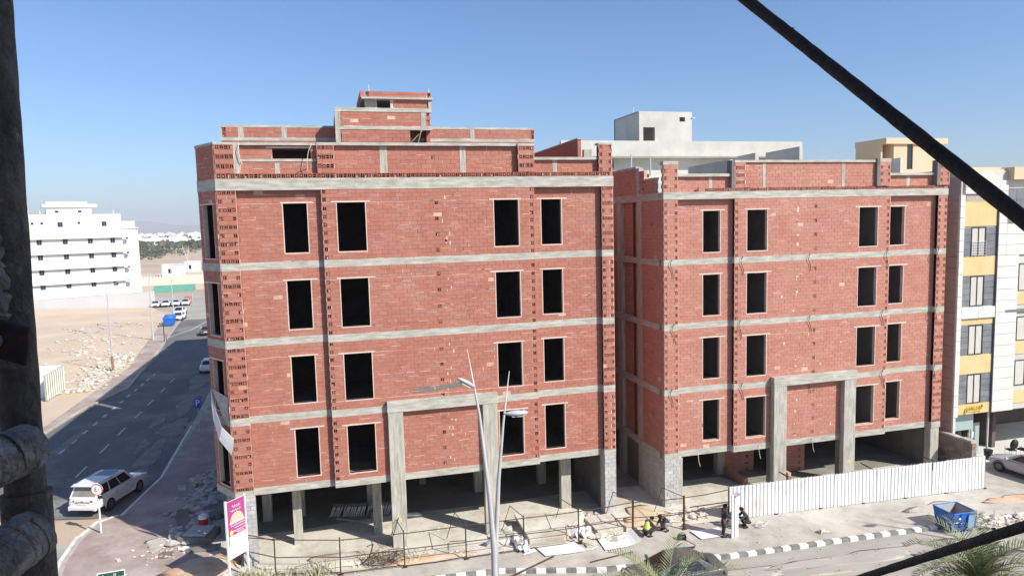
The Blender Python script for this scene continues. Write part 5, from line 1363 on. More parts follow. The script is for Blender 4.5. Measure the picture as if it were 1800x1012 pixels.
t = thing("street_name_sign", "green street name plate with white Arabic lettering at the bottom edge", "sign", (-8.98, 30.0, 0), R(4))
g = MB(); g.tube([(-.4, 0, -.12), (-.4, 0, 3.0)], .04, 8); g.tube([(.4, 0, -.12), (.4, 0, 3.0)], .04, 8); g.build("post", POLE, t)
g = MB(); g.box(-.49, .49, -.08, -.05, 2.3, 2.98); g.build("plate", SIGN_G, t)
g = MB()
for a, b, z0, z1 in ((-.5, .5, 2.965, 2.995), (-.5, .5, 2.28, 2.31), (-.5, -.47, 2.31, 2.965), (.47, .5, 2.31, 2.965)): g.box(a, b, -.09, -.05, z0, z1)
g.build("border", WHITE, t)
# letters shown joined, right to left, with presentation forms
ar = "\uFEA3\uFEF2"[::-1]
text_obj("\u0661" + " " + "\uFEE1\uFE8E\uFEB3\uFEEE\uFEDF\u0627" + " " + "\uFEF2\uFEA3", .25, WHITE, t, (0, -.084, 2.80), (R(90), 0, 0), "lettering", .003)

# poster on two white posts
pt = thing("advert_board", "magenta advertising board on two white posts beside the corner pier", "sign", (0, 0, 0))
pa, pb = Vector((-4.97, 32.55, 0)), Vector((-4.33, 33.95, 0)); pu = (pb - pa).normalized(); pn = Vector((pu.y, -pu.x, 0))
FP = Frame(pa, pu, pn); PL = (pb - pa).length
zt0, zt1 = 4.28, 4.05
for a in (0, PL):
    g = MB(); g.fbox(FP, a - .04, a + .04, -.04, .04, 0, zt0 + .04 if a == 0 else zt1 + .04); g.build("post", WHITE, pt)
def quadp(a0, a1, z0, z1, m, nm, b=.03):
    lift = lambda a: -(.23) * a / PL
    g = MB(); q = [FP.p(a0, b, z0 + lift(a0)), FP.p(a1, b, z0 + lift(a1)), FP.p(a1, b, z1 + lift(a1)), FP.p(a0, b, z1 + lift(a0))]
    q2 = [p - FP.n * .012 for p in q]; g.hexa(q2 + q); return g.build(nm, m, pt)
quadp(.05, PL - .05, 1.55, 4.26, WHITE, "board", .02)
quadp(.07, PL - .07, 2.2, 4.24, MAGENTA, "print", .028)
quadp(.12, PL - .12, 2.12, 2.62, PALE_P, "print_footer", .036)
rp = random.Random(8)
def ink(pts, r_, m, nm):
    g = MB(); g.tube([FP.p(a, .045, z - .23 * a / PL) for a, z in pts], r_, 5); return g.build(nm, m, pt)
# script heading, dish and lines of illegible text
pts = [(.45 + k * .05, 3.95 + .07 * math.sin(k * 1.9)) for k in range(14)]; ink(pts, .014, PALE_P, "script_heading")
pts = [(.3 + k * .07, 3.76 + .05 * math.sin(k * 2.3 + 1)) for k in range(13)]; ink(pts, .014, PALE_P, "script_heading")
g = MB(); ring = []
for k in range(17):
    a = math.pi * k / 16; ring.append((.78 + .55 * math.cos(a), 3.25 + .42 * math.sin(a)))
ring2 = [FP.p(a, .042, z - .23 * a / PL) for a, z in ring]; g.face(ring2); g.build("dish_picture", FOOD, pt)
quadp(.2, 1.38, 3.16, 3.25, PALE_P, "plate_rim", .044)
for (z, a0, a1) in ((3.06, .3, 1.3), (2.93, .55, 1.4), (2.79, .25, 1.38), (2.70, .7, 1.2)):
    a = a0
    while a < a1:
        w = rp.uniform(.06, .16); ink([(a, z), (a + w * .3, z + rp.uniform(.01, .05)), (a + w * .6, z - rp.uniform(0, .02)), (a + w, z + rp.uniform(0, .03))], .016, PALE_P, "text_stroke"); a += w + .04
g = MB(); g.face([FP.p(.28 + .13 * math.cos(k * .3927), .046, 2.72 + .13 * math.sin(k * .3927)) for k in range(16)]); g.build("yellow_roundel", YELL, pt)

# slipped cloth banner on the chamfered corner
bn = thing("hanging_banner", "white cloth banner hanging loose from the chamfered corner", "banner")
g = MB(); Pc = lambda a, z, b=.06: FC.p(a, b, z)
g.face([Pc(.02, 8.5), Pc(1.72, 8.7), Pc(1.0, 7.9, .1), Pc(.5, 7.35, .12), Pc(.0, 7.3, .1)]); g.build("printed_part", PRINT_G, bn)
g = MB()
top = [Pc(1.8, 8.75, .08), Pc(1.45, 8.25, .18), Pc(.95, 7.65, .26), Pc(.35, 7.05, .3), Vector((-4.74, 34.82, 6.5))]
bot = [Pc(1.79, 8.70, .08), Pc(1.5, 8.0, .24), Pc(1.1, 7.2, .34), Pc(.6, 6.4, .36), Vector((-4.88, 34.8, 5.72))]
mid = [(a + b) / 2 + Vector((0.02, -.07 if i % 2 else .05, 0)) for i, (a, b) in enumerate(zip(top, bot))]
for r0, r1 in ((top, mid), (mid, bot)):
    for i in range(4): g.face([r0[i], r0[i + 1], r1[i + 1], r1[i]])
for i in range(4): g.face([top[i], top[i + 1], Vector(top[i + 1]) + Vector((0, .012, .012)), Vector(top[i]) + Vector((0, .012, .012))])
g.build("cloth", CLOTH_W, bn, True)

# ============================================================ chairs by the shop
def chair(label, loc, rz):
    t = thing("office_chair", label, "chair", loc, rz, "black chairs outside the shop")
    g = MB(); g.box(-.24, .24, -.24, .24, .44, .52); g.build("seat", TRIM, t, bevel=.03)
    g = MB(); rings = [[(x, .24 + z * .12 - .36 * .12, .55 + z) for x in ()] for z in ()]
    pts = [(.26 * math.cos(k * 6.2832 / 14), .38 * math.sin(k * 6.2832 / 14)) for k in range(14)]
    g.loft([[(x, .26 + z * .2, .93 + z) for x, z in pts], [(x, .33 + z * .2, .93 + z) for x, z in pts]]); g.build("backrest", TRIM, t, True)
    for sx in (-1, 1):
        for sy in (-1, 1):
            g = MB(); g.tube([(sx * .22, sy * .2, .45), (sx * .25, sy * .26, 0)], .014, 6); g.build("leg", CHROME, t)
        g = MB(); g.tube([(sx * .27, -.2, .46), (sx * .28, -.2, .68), (sx * .28, .22, .68)], .014, 6); g.build("armrest", CHROME, t)
    return t
c1 = chair("black chair nearer the shop door, left of the pair", (43.7, 35.2, .02), R(165))
c2 = copy_tree(c1); c2.location = (44.35, 34.9, .02); c2.rotation_euler = (0, 0, R(190)); c2.scale = (1.1, 1.1, 1.1); c2["label"] = "black chair standing right of its twin, by the silver saloon"
t = thing("waste_bin", "small black bin beside the glass shop door", "bin", (41.9, 35.3, .02))
g = MB(); g.tube([(0, 0, 0), (0, 0, .6)], [.2, .27], 12); g.build("tub", TRIM, t); g = MB(); g.tube([(0, 0, .6), (0, 0, .64)], .28, 12); g.build("rim", FRAME_D, t)
t = thing("shop_counter", "dark counter seen through the shop window", "counter", (39.2, 37.0, .02))
g = MB(); g.box(0, 1.6, 0, .5, 0, 1.0); g.build("counter", PLAST, t); g = MB(); g.box(.3, 1.3, -.05, .3, 1.0, 1.7); g.build("screen", FRAME_D, t)
# ============================================================ people
def skin_mesh(name, joints, edges, radii, mats, root=0, face_mat=None, sub=1):
    me = bpy.data.meshes.new(name); me.from_pydata(joints, edges, []); me.update()
    o = bpy.data.objects.new(name, me); COL.objects.link(o)
    md = o.modifiers.new("skin", 'SKIN'); md.use_smooth_shade = True
    sv_ = me.skin_vertices[0].data if me.skin_vertices else None
    if sv_ is None:
        return None
    for i, r_ in enumerate(radii):
        rr_ = r_ if isinstance(r_, tuple) else (r_, r_)
        sv_[i].radius = rr_; sv_[i].use_root = (i == root)
    sb_ = o.modifiers.new("sub", 'SUBSURF'); sb_.levels = sub; sb_.render_levels = sub
    dg = bpy.context.evaluated_depsgraph_get()
    m2 = bpy.data.meshes.new_from_object(o.evaluated_get(dg))
    bpy.data.objects.remove(o); bpy.data.meshes.remove(me)
    m2.name = name; m2.materials.clear()
    for m in mats: m2.materials.append(m)
    m2.polygons.foreach_set("use_smooth", [True] * len(m2.polygons))
    return m2

def person(label, loc, rz, pose, shirt, trousers, cat="person", hair=True, vest=None, group=None, sleeves=True):
    """pose: joint positions; x forward, y left, z up"""
    t = thing("person", label, cat, loc, rz, group)
    J = {k: Vector(v) for k, v in pose.items()}
    V = []; E = []; Rr = []; ix = {}
    def add(k, p, r_, link=None):
        ix[k] = len(V); V.append(tuple(p)); Rr.append(r_)
        if link is not None: E.append((ix[link], ix[k]))
    add('pel', J['pelvis'], (.15, .12)); add('wai', J['pelvis'].lerp(J['chest'], .5), (.125, .10), 'pel'); add('che', J['chest'], (.155, .115), 'wai')
    add('nek', J['neck'], .058, 'che'); hd = J['head']; nd = (hd - J['neck']).normalized()
    add('hd0', hd - nd * .06, .078, 'nek'); add('hd1', hd + nd * .03, .095, 'hd0'); add('hd2', hd + nd * .11, .07, 'hd1')
    for s, q in (('L', 1), ('R', -1)):
        sh = J['sh' + s]; el = J['el' + s]; wr_ = J['wr' + s]
        add('sh' + s, sh, .066, 'che'); add('ua' + s, sh.lerp(el, .5), .052, 'sh' + s); add('el' + s, el, .042, 'ua' + s); add('fa' + s, el.lerp(wr_, .4), .040, 'el' + s); add('wr' + s, wr_, .026, 'fa' + s)
        d = (wr_ - el).normalized(); side = d.cross(Vector((0, 0, 1))); side = side.normalized() if side.length > .1 else Vector((0, 1, 0)); dn = d.cross(side)
        add('pa' + s, wr_ + d * .06, (.036, .018), 'wr' + s)
        for k, (off, ln) in enumerate(((-.03, .075), (-.01, .09), (.012, .085), (.032, .065))):
            b0 = wr_ + d * .095 + side * off; add('f%d' % k + s, b0, .0095, 'pa' + s); add('g%d' % k + s, b0 + d * ln * .5 + dn * .012, .0085, 'f%d' % k + s); add('h%d' % k + s, b0 + d * ln * .85 + dn * .04, .007, 'g%d' % k + s)
        add('t0' + s, wr_ + d * .04 + side * .042, .011, 'pa' + s); add('t1' + s, wr_ + d * .085 + side * .062 + dn * .015, .009, 't0' + s)
        hp = J['pelvis'] + Vector((0, .10 * q, -.02)); kn = J['kn' + s]; an = J['an' + s]; to = J['to' + s]
        add('hp' + s, hp, .095, 'pel'); add('th' + s, hp.lerp(kn, .5), .085, 'hp' + s); add('kn' + s, kn, .06, 'th' + s); add('ca' + s, kn.lerp(an, .35), .058, 'kn' + s); add('an' + s, an, .038, 'ca' + s); add('to' + s, to, (.042, .028), 'an' + s)
    body = skin_mesh("body", V, E, Rr, [SKIN])
    b = bpy.data.objects.new("body", body); COL.objects.link(b); b.parent = t
    # face details
    f = J['face'].normalized(); up = nd; sd = f.cross(up).normalized()
    g = MB(); c = hd + nd * .02
    g.hexa([c + f * .085 - sd * .014 - up * .03, c + f * .085 + sd * .014 - up * .03, c + f * .115 + sd * .012 - up * .028, c + f * .115 - sd * .012 - up * .028, c + f * .085 - sd * .008 + up * .02, c + f * .085 + sd * .008 + up * .02, c + f * .095 + sd * .006 + up * .02, c + f * .095 - sd * .006 + up * .02]); g.build("nose", SKIN, b)
    for q in (-1, 1):
        g = MB(); g.obox(c + f * .088 + sd * .032 * q + up * .022, sd * .012, up * .006, f * .008); g.build("eye", INK, b)
        g = MB(); g.obox(c + sd * .093 * q, sd * .01, up * .028, f * .018); g.build("ear", SKIN, b)
    g = MB(); g.obox(c + f * .083 - up * .055, sd * .024, up * .006, f * .006); g.build("mouth", LAMP_D, b)
    rings = []
    for k, (zz, rr_) in enumerate(((-.03, .101), (.04, .112), (.10, .095), (.145, .05))):
        rings.append([hd + nd * zz - f * (.022 if k < 2 else .01) + (sd * math.cos(a) + f * math.sin(a) * (.82 if k < 1 else 1)) * rr_ for a in [i * 6.2832 / 12 for i in range(12)]])
    g = MB(); g.loft(rings); g.build("hair", HAIR, t, True)
    # clothes: loose tubes over the limbs
    def limb(names, rs_, m, nm):
        vs = [tuple(J_) for J_ in names]; es = [(i, i + 1) for i in range(len(vs) - 1)]
        return vs, es, rs_
    sv2 = [J['pelvis'] + Vector((0, 0, -.03)), J['pelvis'].lerp(J['chest'], .5), J['chest'], J['neck'].lerp(J['chest'], .35)]
    V2 = [tuple(p) for p in sv2]; E2 = [(0, 1), (1, 2), (2, 3)]; R2 = [(.175, .145), (.155, .125), (.185, .14), (.085, .08)]
    for s in 'LR':
        i0 = len(V2); V2 += [tuple(J['sh' + s]), tuple(J['sh' + s].lerp(J['el' + s], .5)), tuple(J['el' + s]), tuple(J['el' + s].lerp(J['wr' + s], .75))]
        R2 += [.088, .075, .062, .05]; E2 += [(2, i0), (i0, i0 + 1), (i0 + 1, i0 + 2), (i0 + 2, i0 + 3)]
    sm_ = skin_mesh("shirt", V2, E2, R2, [shirt]); o = bpy.data.objects.new("shirt", sm_); COL.objects.link(o); o.parent = t
    V3 = [tuple(J['pelvis'] + Vector((0, 0, .05))), tuple(J['pelvis'])]; E3 = [(0, 1)]; R3 = [(.165, .135), (.17, .14)]
    for s, q in (('L', 1), ('R', -1)):
        hp = J['pelvis'] + Vector((0, .10 * q, -.03)); i0 = len(V3)
        V3 += [tuple(hp), tuple(hp.lerp(J['kn' + s], .5)), tuple(J['kn' + s]), tuple(J['kn' + s].lerp(J['an' + s], .5)), tuple(J['kn' + s].lerp(J['an' + s], .95))]
        R3 += [.115, .105, .082, .074, .062]; E3 += [(1, i0), (i0, i0 + 1), (i0 + 1, i0 + 2), (i0 + 2, i0 + 3), (i0 + 3, i0 + 4)]
    tm = skin_mesh("trousers", V3, E3, R3, [trousers]); o = bpy.data.objects.new("trousers", tm); COL.objects.link(o); o.parent = t
    for s in 'LR':
        d = (J['to' + s] - J['an' + s]); d.z = 0; d.normalize(); a = J['an' + s]
        g = MB(); n_ = Vector((-d.y, d.x, 0))
        g.loft([[a - d * .07 + n_ * .04 * c_ + Vector((0, 0, z_ - a.z)) for c_, z_ in ((-1, .0), (1, .0), (1, .09), (-1, .09))], [a + d * .06 + n_ * .05 * c_ + Vector((0, 0, z_ - a.z)) for c_, z_ in ((-1, 0), (1, 0), (1, .085), (-1, .085))], [a + d * .2 + n_ * .042 * c_ + Vector((0, 0, z_ - a.z)) for c_, z_ in ((-1, 0), (1, 0), (1, .04), (-1, .04))]])
        g.build("shoe", SHOE, t)
    if vest:
        Vv = [tuple(J['pelvis'] + Vector((0, 0, .02))), tuple(J['pelvis'].lerp(J['chest'], .5)), tuple(J['chest']), tuple(J['neck'].lerp(J['chest'], .5))]
        Rv = [(.20, .175), (.19, .165), (.215, .17), (.115, .11)]
        i0 = 4
        for s in 'LR': Vv.append(tuple(J['sh' + s] * .9 + J['chest'] * .1)); Rv.append(.105)
        vm = skin_mesh("vest", Vv, [(0, 1), (1, 2), (2, 3), (2, 4), (2, 5)], Rv, [vest]); o = bpy.data.objects.new("vest", vm); COL.objects.link(o); o.parent = t
    return t

SQUAT = dict(pelvis=(-.12, 0, .30), chest=(.08, 0, .70), neck=(.17, 0, .86), head=(.26, 0, .98), face=(1, 0, -.45),
             shL=(.10, .19, .76), shR=(.10, -.19, .76), elL=(.34, .22, .56), elR=(.34, -.22, .56), wrL=(.56, .10, .46), wrR=(.56, -.10, .46),
             knL=(.30, .20, .48), knR=(.30, -.20, .48), anL=(.04, .15, .08), anR=(.04, -.15, .08), toL=(.20, .18, .04), toR=(.20, -.18, .04))
BENT = dict(SQUAT, pelvis=(-.14, 0, .34), chest=(.14, 0, .66), neck=(.28, 0, .78), head=(.40, 0, .84), face=(.8, 0, -.8),
            shL=(.16, .19, .70), shR=(.16, -.19, .70), elL=(.36, .24, .46), elR=(.38, -.2, .46), wrL=(.58, .12, .32), wrR=(.6, -.08, .34))
STAND = dict(pelvis=(0, 0, .92), chest=(.03, 0, 1.28), neck=(.05, 0, 1.46), head=(.09, 0, 1.60), face=(1, 0, -.2),
             shL=(.04, .20, 1.38), shR=(.04, -.20, 1.38), elL=(.20, .24, 1.14), elR=(.18, -.24, 1.12), wrL=(.42, .12, 1.12), wrR=(.42, -.14, 1.0),
             knL=(.05, .10, .49), knR=(.0, -.11, .49), anL=(.0, .10, .08), anR=(-.06, -.11, .08), toL=(.15, .12, .04), toR=(.09, -.13, .04))
person("worker in a yellow vest crouching over the work beside the white sheet", (15.45, 31.95, 0), R(25), BENT, CLOTH_K, CLOTH_K, vest=VEST)
person("worker in a dark shirt and grey trousers crouching opposite the yellow vest", (16.75, 32.3, 0), R(190), BENT, CLOTH_N, CLOTH_G)
person("worker in dark clothes standing and holding the upright white sheet", (19.18, 30.72, 0), R(-8), STAND, CLOTH_K, CLOTH_K)
person("worker in an olive shirt squatting at the end of the corrugated hoarding", (20.95, 31.35, 0), R(170), SQUAT, CLOTH_O, CLOTH_K)
person("worker in light grey squatting behind the upright sheet, half hidden", (20.12, 31.55, 0), R(-20), SQUAT, CLOTH_L, CLOTH_G)

# ============================================================ palms
def palm(label, loc, h, n, L_, seed, group="date palms on the median"):
    rn = random.Random(seed)
    t = thing("date_palm", label, "palm tree", loc, 0, group)
    g = MB(); pts = [(.06 * math.sin(k * .7), .04 * math.cos(k), h * k / 8) for k in range(9)]
    g.tube(pts, [.26, .22, .2, .19, .19, .19, .2, .24, .16], 10)
    for k in range(60):
        z = h * (.12 + .86 * k / 60); a = k * 2.4; r_ = .2
        c = Vector((r_ * math.cos(a), r_ * math.sin(a), z)); o_ = Vector((math.cos(a), math.sin(a), .8)).normalized()
        g.obox(c, o_ * .07, Vector((-math.sin(a), math.cos(a), 0)) * .06, Vector((0, 0, .05)))
    g.build("trunk", TRUNK, t)
    base = Vector((0, 0, h))
    for i in range(n):
        az = i * 2.39996 + rn.uniform(-.2, .2); q = i / n
        el = R(86 - 78 * q ** .8 + rn.uniform(-6, 6)); L2_ = L_ * rn.uniform(.82, 1.1) * (.75 + .35 * math.sin(math.pi * min(1, q + .2)))
        p = base.copy(); pts = [p.copy()]; d_el = el; seg = 12
        hz_ = Vector((math.cos(az), math.sin(az), 0)); swirl = rn.uniform(-.03, .03)
        for s in range(seg):
            d = hz_ * math.cos(d_el) + Vector((0, 0, math.sin(d_el))); p = p + d * (L2_ / seg); pts.append(p.copy())
            d_el -= R(3.0 + 7.5 * (s / seg)) * (1 + .5 * q)
            hz_ = (hz_ + Vector((-hz_.y, hz_.x, 0)) * swirl).normalized()
        g = MB(); g.tube(pts, [.035 - .0027 * k for k in range(seg + 1)], 4, 1)
        nl = 30
        for k in range(3, nl):
            f_ = k / nl * seg; a = min(int(f_), seg - 1); pp = pts[a].lerp(pts[a + 1], f_ - a)
            d = (pts[a + 1] - pts[a]).normalized(); sd = d.cross(Vector((0, 0, 1)))
            sd = sd.normalized() if sd.length > .05 else Vector((-math.sin(az), math.cos(az), 0)); up = sd.cross(d).normalized()
            ll = .52 * (math.sin(math.pi * (.12 + .80 * k / nl)) ** .7) * rn.uniform(.85, 1.1)
            for s in (-1, 1):
                dr = (sd * s * .78 + d * .62 + up * rn.uniform(.15, .45)).normalized()
                tip = pp + dr * ll + Vector((0, 0, -.05 * ll)); w = d * .024
                md_ = pp + dr * ll * .5 + up * .012
                g.face([pp - w * .6, pp + w * .6, md_ + w]); g.face([pp - w * .6, md_ + w, md_ - w]); g.face([md_ - w, md_ + w, tip])
        g.build("frond", [FROND, RACHIS], t)
    return t
palm("left date palm with upright fronds in front of the grey saloon", (10.5, 20.3, .02), 3.3, 22, 2.75, 31)
palm("right date palm with spreading fronds below the blue skip", (21.5, 18.3, .02), 3.5, 44, 2.55, 32)

# weeds at the left of the pipe frame
def weeds(x, y, n, seed, label, spread=.5, hh=.7):
    rn = random.Random(seed); g = MB()
    for _ in range(n):
        b = Vector((x + rn.gauss(0, spread), y + rn.gauss(0, spread * .5), 0)); h = hh * rn.uniform(.4, 1.1); d = Vector((rn.uniform(-.5, .5), rn.uniform(-.5, .5), 1)).normalized()
        w = Vector((rn.uniform(-1, 1), rn.uniform(-1, 1), 0)).normalized() * .02
        m_ = b + d * h * .6; tp = b + d * h + Vector((d.x, d.y, -.3)) * h * .3
        g.face([b - w, b + w, m_ + w, m_ - w]); g.face([m_ - w, m_ + w, tp])
    return tag(g.build("dry_weeds", WEED, kind='stuff'), label, "weeds")
weeds(-2.9, 33.2, 80, 1, "dry weeds at the corner post of the pipe frame", .45, .75)
weeds(-1.2, 33.0, 90, 2, "taller clump of dry weeds inside the pipe frame by the second post", .35, .95)
weeds(2.2, 33.6, 160, 3, "sparse dry weeds around the wire coil", .7, .6)
weeds(-4.3, 33.6, 180, 4, "dry weeds under the advertising board", .4, .6)
# ============================================================ rubble and loose things
def rock(g, c, r_, rn, flat=.6):
    n = 7; rings = []
    ax = rn.uniform(0, 6.28)
    for z, s in ((-.5, .6), (0, 1), (.45, .75), (.8, .25)):
        rings.append([Vector((c[0] + r_ * s * rn.uniform(.75, 1.15) * math.cos(ax + k * 6.2832 / n), c[1] + r_ * s * rn.uniform(.75, 1.15) * math.sin(ax + k * 6.2832 / n) * .8, max(0.0, c[2] + r_ * flat * (z + .45) + rn.uniform(-.1, .1) * r_))) for k in range(n)])
    g.loft(rings)
def rubble(label, area, n, rmin, rmax, seed, m, cat="rubble", z=0.0):
    rn = random.Random(seed); g = MB()
    for _ in range(n):
        (x, y) = area(rn); r_ = rmin + (rmax - rmin) * rn.random() ** 3
        if rn.random() < .45:
            a = rn.uniform(0, 3.14); u = Vector((math.cos(a), math.sin(a), rn.uniform(-.3, .3))) * r_; v = Vector((-math.sin(a), math.cos(a), rn.uniform(-.3, .3))) * r_ * rn.uniform(.3, .8)
            g.obox((x, y, z + r_ * .2), u, v, u.cross(v).normalized() * r_ * rn.uniform(.12, .4))
        else: rock(g, (x, y, z), r_, rn)
    return tag(g.build("rubble", m, kind='stuff'), label, cat)
def strip(pts, w):
    pts = [Vector(p) for p in pts]
    def f(rn):
        i = rn.randrange(len(pts) - 1); p = pts[i].lerp(pts[i + 1], rn.random()); d = (pts[i + 1] - pts[i]).normalized()
        o_ = rn.gauss(0, w * .5); return (p.x - d.y * o_, p.y + d.x * o_)
    return f
def blob(x, y, a, b): return lambda rn: (x + rn.gauss(0, a), y + rn.gauss(0, b))
rubble("broken stones heaped along the street side of the chamfered corner", strip([(-8.4, 50), (-7.9, 45), (-7.7, 41), (-7.9, 38.5)], 1.1), 620, .05, .42, 1, STONE)
rubble("small stones round the foot of the advertising board", blob(-4.6, 33.9, .7, .5), 140, .03, .16, 2, STONE_W)
rubble("crumbled concrete over the edge of the broken slab", strip([(8.6, 34.4), (10, 35.2), (12.5, 35.6), (14.0, 34.8)], .8), 420, .03, .22, 3, STONE_W)
rubble("rubble between the broken slab and the block pier", blob(13.1, 33.3, .7, .7), 260, .04, .30, 4, STONE_W)
rubble("gravel and chips along the pipe frame", strip([(-3, 33.9), (3, 33.3), (9, 33.0)], .7), 420, .02, .09, 5, STONE_W)
rubble("brick and block waste at the mouth of the gap between the shells", strip([(16.8, 33.4), (18.4, 33.9), (19.8, 33.4)], .7), 320, .03, .24, 6, STONE_W)
rubble("dumped rubble strewn along the far pavement", strip([(-25.6, 80), (-26.3, 92), (-27.6, 104)], 2.0), 900, .05, .38, 7, STONE_W)
rubble("lighter rubble scattered over the empty lot", strip([(-29, 84), (-33, 110), (-36, 125)], 6.0), 520, .05, .34, 8, STONE_W)
rubble("small rubble at the middle of the empty lot", strip([(-42, 130), (-34, 138)], 5.0), 140, .08, .42, 9, STONE)
rubble("white waste spilled around the skip", blob(34.2, 27.6, 1.1, .5), 180, .03, .3, 10, STONE_W)
rubble("stones scattered on the corner pavement", blob(-9.4, 38.3, .9, .9), 110, .02, .14, 11, STONE_W)
rubble("pebbles over the pavement in front of the hoarding", strip([(16, 30.5), (24, 30.2), (33, 30)], 1.0), 260, .012, .06, 12, STONE_W)
rubble("pebbles over the near carriageway", strip([(8, 27.5), (20, 26.8), (30, 26.8)], 1.6), 220, .012, .06, 13, STONE_W, z=-.12)
rubble("tiny stones on the site floor under the larger shell", strip([(-2, 36), (6, 36.5), (13, 36)], 1.0), 300, .015, .07, 14, STONE_W)

# broken slab with its own thickness
t = thing("broken_slab", "tilted broken concrete slab inside the pipe frame, covered in crumbs", "concrete slab")
g = MB(); g.hexa([(9.3, 32.75, .05), (11.1, 32.6, .05), (13.2, 34.6, .05), (9.4, 35.6, .05), (9.3, 32.75, .38), (11.1, 32.6, .36), (12.9, 34.6, .5), (9.2, 35.6, .62)]); g.build("slab", DUST, t, bevel=.03)
g = MB(); g.hexa([(9.24, 32.72, .0), (11.15, 32.58, .0), (11.2, 33.0, .0), (9.3, 33.1, .0), (9.24, 32.72, .14), (11.15, 32.58, .14), (11.2, 33.0, .14), (9.3, 33.1, .14)]); g.build("footing", CONC, t)
t = thing("concrete_step", "low concrete step at the foot of the larger shell's block pier", "step")
g = MB(); g.hexa([(13.0, 32.7, 0), (14.5, 32.75, 0), (14.6, 34.6, 0), (12.9, 34.6, 0), (13.0, 32.7, .3), (14.5, 32.75, .28), (14.6, 34.6, .3), (12.9, 34.6, .32)]); g.build("slab", STONE_W, t, bevel=.02)
g = MB(); g.box(14.52, 14.62, 32.7, 34.5, .0, .34); g.build("edge", RIM, t)
rb = random.Random(15)
for lab, (x, y, z), (rx, ry), w in (("crumpled white plastic wrap beside the broken slab", (12.2, 33.2, 0), (.6, .6), .7), ("white plastic wrap trailing down the left edge of the broken slab", (8.85, 33.0, 0), (.35, .9), .5)):
    g = MB(); n = 9; rows = []
    for j in range(n):
        rows.append([Vector((x + rx * (i / (n - 1) * 2 - 1) + rb.uniform(-.06, .06), y + ry * (j / (n - 1) * 2 - 1) + rb.uniform(-.06, .06), z + .03 + abs(rb.gauss(0, .13)) + .35 * w * max(0, 1 - ((i - 4) ** 2 + (j - 4) ** 2) / 18))) for i in range(n)])
    for j in range(n - 1):
        for i in range(n - 1):
            if (i in (0, n - 2) and j in (0, n - 2)): continue
            g.face([rows[j][i], rows[j][i + 1], rows[j + 1][i + 1], rows[j + 1][i]])
    tag(g.build("plastic_wrap", CLOTH_W), lab, "plastic wrap")

# pavers stacked leaning in the shade under the shell
t = thing("paver_stack", "long leaning stack of grey pavers in the shade under the larger shell", "pavers", (-.4, 39.9, 0), R(-12))
me = BR.mesh("paver", BLOCK)
x = 0.0
for k in range(26):
    w = .11; tilt = R(rb.uniform(14, 24))
    if k in (5, 15): x += .12
    inst("paver", me, t, (x, rb.uniform(-.04, .04), .30), (0, tilt, R(rb.uniform(-4, 4))), (.085, .5, .58)); x += w + .012
g = MB(); g.box(-.2, x, -.2, .2, .0, .05); g.build("bearer", WOOD, t)
t = thing("cement_bag", "pale slumped cement bag in front of the paver stack by the portal column", "bag", (3.75, 38.35, 0), R(-8))
g = MB(); g.loft([[(-.7, -.2, .02), (-.6, -.24, .02), (-.6, .24, .02), (-.7, .2, .02)], [(-.7, -.15, .12), (-.4, -.28, .26), (-.4, .28, .26), (-.7, .15, .12)], [(.4, -.2, .1), (.5, -.24, .2), (.5, .24, .2), (.4, .2, .1)], [(.75, -.1, .02), (.78, -.1, .08), (.78, .1, .08), (.75, .1, .02)]]); g.build("bag", CLOTH_W, t, True)
t = thing("concrete_kerb_piece", "short concrete block lying near the second inner column", "concrete block", (2.0, 38.9, 0), R(10))
g = MB(); g.box(-.35, .35, -.2, .2, 0, .42); g.build("block", CONC_D, t, bevel=.03)
t = thing("timber_plank", "pale straight plank lying in the strip of sunlight under the portal", "plank", (.9, 38.6, .02), R(-32))
g = MB(); g.box(-1.3, 1.3, -.06, .06, 0, .05); g.build("plank", DUST, t)

# manhole box and cooler on the shaded corner
t = thing("manhole_chamber", "square concrete manhole chamber with a two-part lid in the shaded street corner", "manhole", (-7.35, 39.1, 0), R(-18))
g = MB(); g.box(-.85, .85, -.75, .75, 0, .38); g.build("chamber", CONC_D, t, bevel=.03)
for s in (-1, 1):
    g = MB(); g.box(-.62, .62, -.02 + (.0 if s > 0 else -.56), .02 + (.56 if s > 0 else 0) - .04 * (s < 0), .38, .5); g.build("lid", BLOCK, t, bevel=.02)
g = MB(); g.tube([(.1, -.3, .51), (.25, -.38, .58), (.3, -.42, .51)], .015, 5); g.build("lid_handle", RUST, t)
t = thing("water_cooler", "red round drink cooler with a white lid on the manhole chamber", "cooler", (-7.25, 39.9, .38))
g = MB(); g.tube([(0, 0, 0), (0, 0, .06), (0, 0, .42)], [.2, .23, .24], 16); g.build("tub", RED_P, t)
g = MB(); g.tube([(0, 0, .42), (0, 0, .58), (0, 0, .62)], [.245, .24, .18], 16); g.build("lid", WHITE, t)
g = MB(); g.tube([(-.24, 0, .35), (-.28, 0, .5), (0, 0, .72), (.28, 0, .5), (.24, 0, .35)], .012, 5); g.build("handle", WHITE, t)
for lab, x, y, w, d, h, a in (("flat broken slab behind the manhole chamber against the shell", -6.4, 42.6, 1.1, .9, .3, 20), ("grey slab fragment lying in front of the manhole chamber", -6.9, 37.6, .8, .25, .15, -5), ("long slab piece on the left of the manhole chamber", -8.6, 41.5, .35, 1.6, .2, 12)):
    g = MB(); a = R(a); u = Vector((math.cos(a), math.sin(a), .05)); v = Vector((-math.sin(a), math.cos(a), .03)); g.obox((x, y, h / 2), u * w, v * d, Vector((0, 0, h / 2)))
    tag(g.build("slab_fragment", CONC_D, bevel=.03), lab, "slab")
t = thing("manhole_cover", "flat round iron manhole cover in the sunlit corner pavement", "manhole", (-8.75, 37.6, .004))
